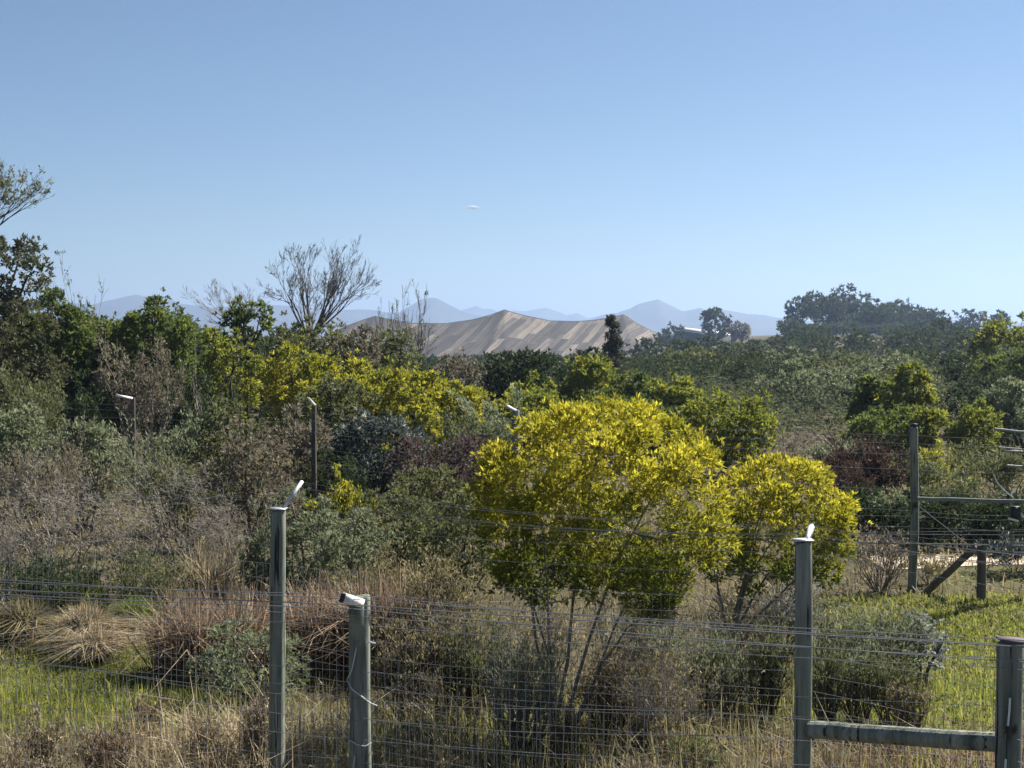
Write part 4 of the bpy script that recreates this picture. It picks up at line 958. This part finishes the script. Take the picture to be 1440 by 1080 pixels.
# ------------------------------------------------------------------ near scrub and grass clumps
for lab, u, v, wp, d, pal, bark, k in [
    ('twiggy upright scrub right of the squat near post', 575, 855, 110, 13.6, 'litter', 'dark', .35),
    ('dark twig scrub at the left foot of the big yellow bush', 660, 860, 130, 13.8, 'olive', 'dark', .4),
    ('grey stemmed scrub in front of the big yellow bush', 735, 880, 110, 12.2, 'olive', 'grey', .35),
    ('olive green scrub under the right half of the big yellow bush', 925, 872, 130, 13.6, 'olive', 'brown', .55),
    ('soft green upright scrub left of the pale capped near post', 1010, 880, 110, 13.2, 'grey_green', 'brown', .5),
    ('dark green heath tuft beside the pale capped near post', 1078, 872, 100, 13.4, 'olive', 'dark', .6),
    ('brown twiggy scrub right of the trunk of the big bush', 860, 900, 110, 13.0, 'litter', 'brown', .35),
    ('green scrub just right of the pale capped near post', 1185, 862, 110, 14.6, 'olive', 'brown', .6),
    ('green heath bush in the middle of the right lawn edge', 1245, 850, 130, 14.8, 'grey_green', 'brown', .65),
    ('bluish shrub behind the pale capped near post', 1110, 818, 110, 16.2, 'silver', 'grey', .25),
    ('low grey bush at the foot of the smaller yellow bush', 1030, 830, 110, 16.5, 'litter', 'grey', .3)]:
    shrub('heath_shrub', lab, u, v, wp, d, 'grey_green' if pal == 'olive' and bark != 'dark' else pal, bark, k=k * .62, zmin=.0, lv=0, n=30, spread=.5, levels=3, kids=4, up=.2, ratio=.5, lp=(5, 1.5), along=1.0)
B('silver_bush', 'silver leaved bush at the edge of the right lawn', 1298, 862, 76, 15.0, 'silver', z0=.05, k=.55, lp=(5, 2.4), nstem=4, cat='shrub')
B('round_bush', 'dark rounded grey green bush on the left lawn', 352, 886, 168, 14.2, 'grey_green', z0=.12, k=.7, lp=(5.5, 1.8), nstem=6, bark='brown', cat='shrub')
shrub('leafy_shrub', 'low hedge like shrub standing in for shadow at the far left behind the lawn', 60, 782, 170, 17.6, 'dark_green', 'dark', k=.6, n=16)  # shrub set where a hedge shadow lies, its leaves coloured as shade
shrub('leafy_shrub', 'low green shrub behind the brown reeds left of the tall post', 205, 775, 120, 17.9, 'olive', 'brown', k=.6, n=14)
for lab, u, v, wp, d, pal, n, bend in [
    ('tall brown reed clump left of the tall near post', 292, 822, 180, 15.4, 'reed', 1300, .75),
    ('brown reed clump between the two near posts', 455, 808, 165, 16.0, 'reed', 1100, .75),
    ('reddish dry reed clump behind the squat near post', 545, 800, 120, 15.8, 'reed', 1000, .8),
    ('thin tan reeds standing behind the brown reed clump', 296, 760, 60, 18.0, 'straw', 350, .4),
    ('weeping pale tussock on the left lawn', 118, 846, 100, 16.6, 'straw', 1500, 1.0),
    ('smaller bleached tussock right of the weeping one', 132, 872, 60, 15.9, 'straw', 900, 1.0),
    ('dark tussock at the left edge of the lawn', 30, 838, 110, 16.9, 'litter', 1700, .9),
    ('bright green grass mound behind the left lawn', 190, 838, 80, 17.2, 'bright_grass', 2200, .7),
    ('olive grass mound behind the weeping tussock', 110, 815, 170, 17.8, 'lawn', 2600, .6)]:
    tussock('grass_clump', lab, u, v, wp, d, pal, n, bend, core=.85 if pal == 'reed' or n == 350 else .35, wp=1.7 if pal == 'reed' else 1.4)

def scatter(name, label, cat, u0, u1, d0, d1, n, h, wp, pal, bend=.4, mask=None, patch=None, seed=1):
    rs = np.random.default_rng(seed); d = np.sqrt(rs.uniform(d0 ** 2, d1 ** 2, n)); u = rs.uniform(u0, u1, n); x = (u - 720) / F * d
    keep = np.ones(n, bool)
    if mask is not None: keep &= rs.random(n) < mask(x, d)
    pn = fbm(x * 1.1, d * 1.1, seed + 50, 3)
    if patch: keep &= rs.random(n) < 1 / (1 + np.exp(-(pn - patch) * 5))
    x, d, pn = x[keep], d[keep], pn[keep]; n = len(x)
    b = np.stack([x, d, terrain(x, d) - .02], 1)
    hh = rs.uniform(h[0], h[1], n) * np.clip(1 + .3 * pn, .4, 1.7) * np.where(rs.random(n) < .06, 1.5, 1)
    q = blade_quads(rs, b, hh, leafpx(1, wp) * d * rs.uniform(.6, 1.3, n), bend)
    tag(link(name, quads_mesh(name, q, np.tile(np.clip(rs.random(n) * .75 + .12 * pn + .12, 0, 1), 2)), LM[pal]), label, cat, kind='stuff')

scatter('lawn_grass', 'short yellow green grass of the lawns', 'grass', -120, 1560, 11.2, 20.5, 150000, (.03, .11), 1.5, 'lawn', .6, lawn_mask, None, 3)
scatter('dry_grass', 'tall dry straw coloured grass along the fence at lower left', 'grass', -160, 420, 9.9, 12.2, 8000, (.18, .6), 1.6, 'straw', .7, None, -.2, 4)
scatter('brown_grass', 'rough brown and green grass along the foot of the fence', 'grass', 360, 1200, 10.2, 14.0, 9000, (.1, .55), 1.5, 'litter', .6, None, -.3, 6)
scatter('reddish_grass', 'reddish dry grass behind the brace rail', 'grass', 1080, 1560, 9.9, 12.2, 3000, (.15, .55), 1.5, 'reed', .55, None, 0.0, 7)
scatter('green_grass', 'green grass mixed into the dry grass by the fence', 'grass', -160, 1560, 9.9, 14.5, 24000, (.06, .3), 1.4, 'lawn', .5, None, .1, 8)
scatter('undergrowth', 'rough dry undergrowth between the shrubs', 'undergrowth', -200, 1600, 13.5, 45, 60000, (.04, .26), 1.6, 'litter', .8, lambda x, y: 1 - lawn_mask(x, y), None, 9)

R_ = np.random.default_rng(404)
for i in range(8):
    d = R_.uniform(10.4, 12.9); u = R_.uniform(-20, 365)
    vt = 470 + (CAMZ - R_.uniform(.55, 1.0)) / d * F
    shrub('dry_weed', 'brown dead weed stalks among the dry grass at lower left', u, vt, R_.uniform(40, 90), d, ('reed', 'straw', 'straw')[i % 3], 'brown', k=.22, n=16, spread=.45, levels=3, kids=3, up=.12, lp=(5, 1.6), cat='weed', group='dead weeds in the dry grass', minr=.45)
for i in range(7):
    d = R_.uniform(10.6, 12.6); u = R_.uniform(560, 1110)
    vt = 470 + (CAMZ - R_.uniform(.35, .8)) / d * F
    shrub('dry_weed', 'low brown and green weeds along the fence foot below the yellow bush', u, vt, R_.uniform(50, 110), d, ('litter', 'olive', 'reed')[i % 3], 'brown', k=.3, n=16, spread=.6, levels=3, kids=3, up=.12, lp=(5, 1.6), cat='weed', group='weeds along the fence foot', minr=.4)
for i in range(14):
    d = R_.uniform(12.2, 15); u = R_.uniform(560, 1090)
    vt = 470 + (CAMZ - R_.uniform(.7, 1.35)) / d * F
    shrub('bare_shrub', 'pale twig scrub among the stems and around the foot of the yellow bush', u, vt, R_.uniform(70, 130), d, 'litter', 'pale', k=.09, n=8, spread=.6, levels=5, kids=3, lv=3, group='twig scrub under the big yellow bush', minr=.32, wob=.2)

for lab, u, v, wp, d, pal, k in [
    ('thin upright green reeds of scrub at the front edge of the right lawn', 1168, 905, 70, 12.9, 'olive', .45),
    ('soft grey green scrub above the left end of the brace rail', 1210, 900, 90, 13.2, 'grey_green', .5),
    ('olive scrub above the middle of the brace rail', 1258, 915, 90, 13.0, 'olive', .4),
    ('tan seeding scrub at the edge of the right lawn grass', 1285, 950, 60, 12.6, 'litter', .35)]:
    shrub('heath_shrub', lab, u, v, wp, d, pal, 'brown', k=k * 1.1, zmin=.0, lv=0, n=26, spread=.6, levels=3, kids=4, up=.22, ratio=.5, lp=(4.5, 1.4), along=1.0)
scatter('dead_grass', 'dead brown grass scattered through the lawns', 'grass', -120, 1560, 11.2, 21.5, 26000, (.03, .16), 1.5, 'litter', .9, lambda x, y: .25 + .75 * lawn_mask(x, y), .1, 15)
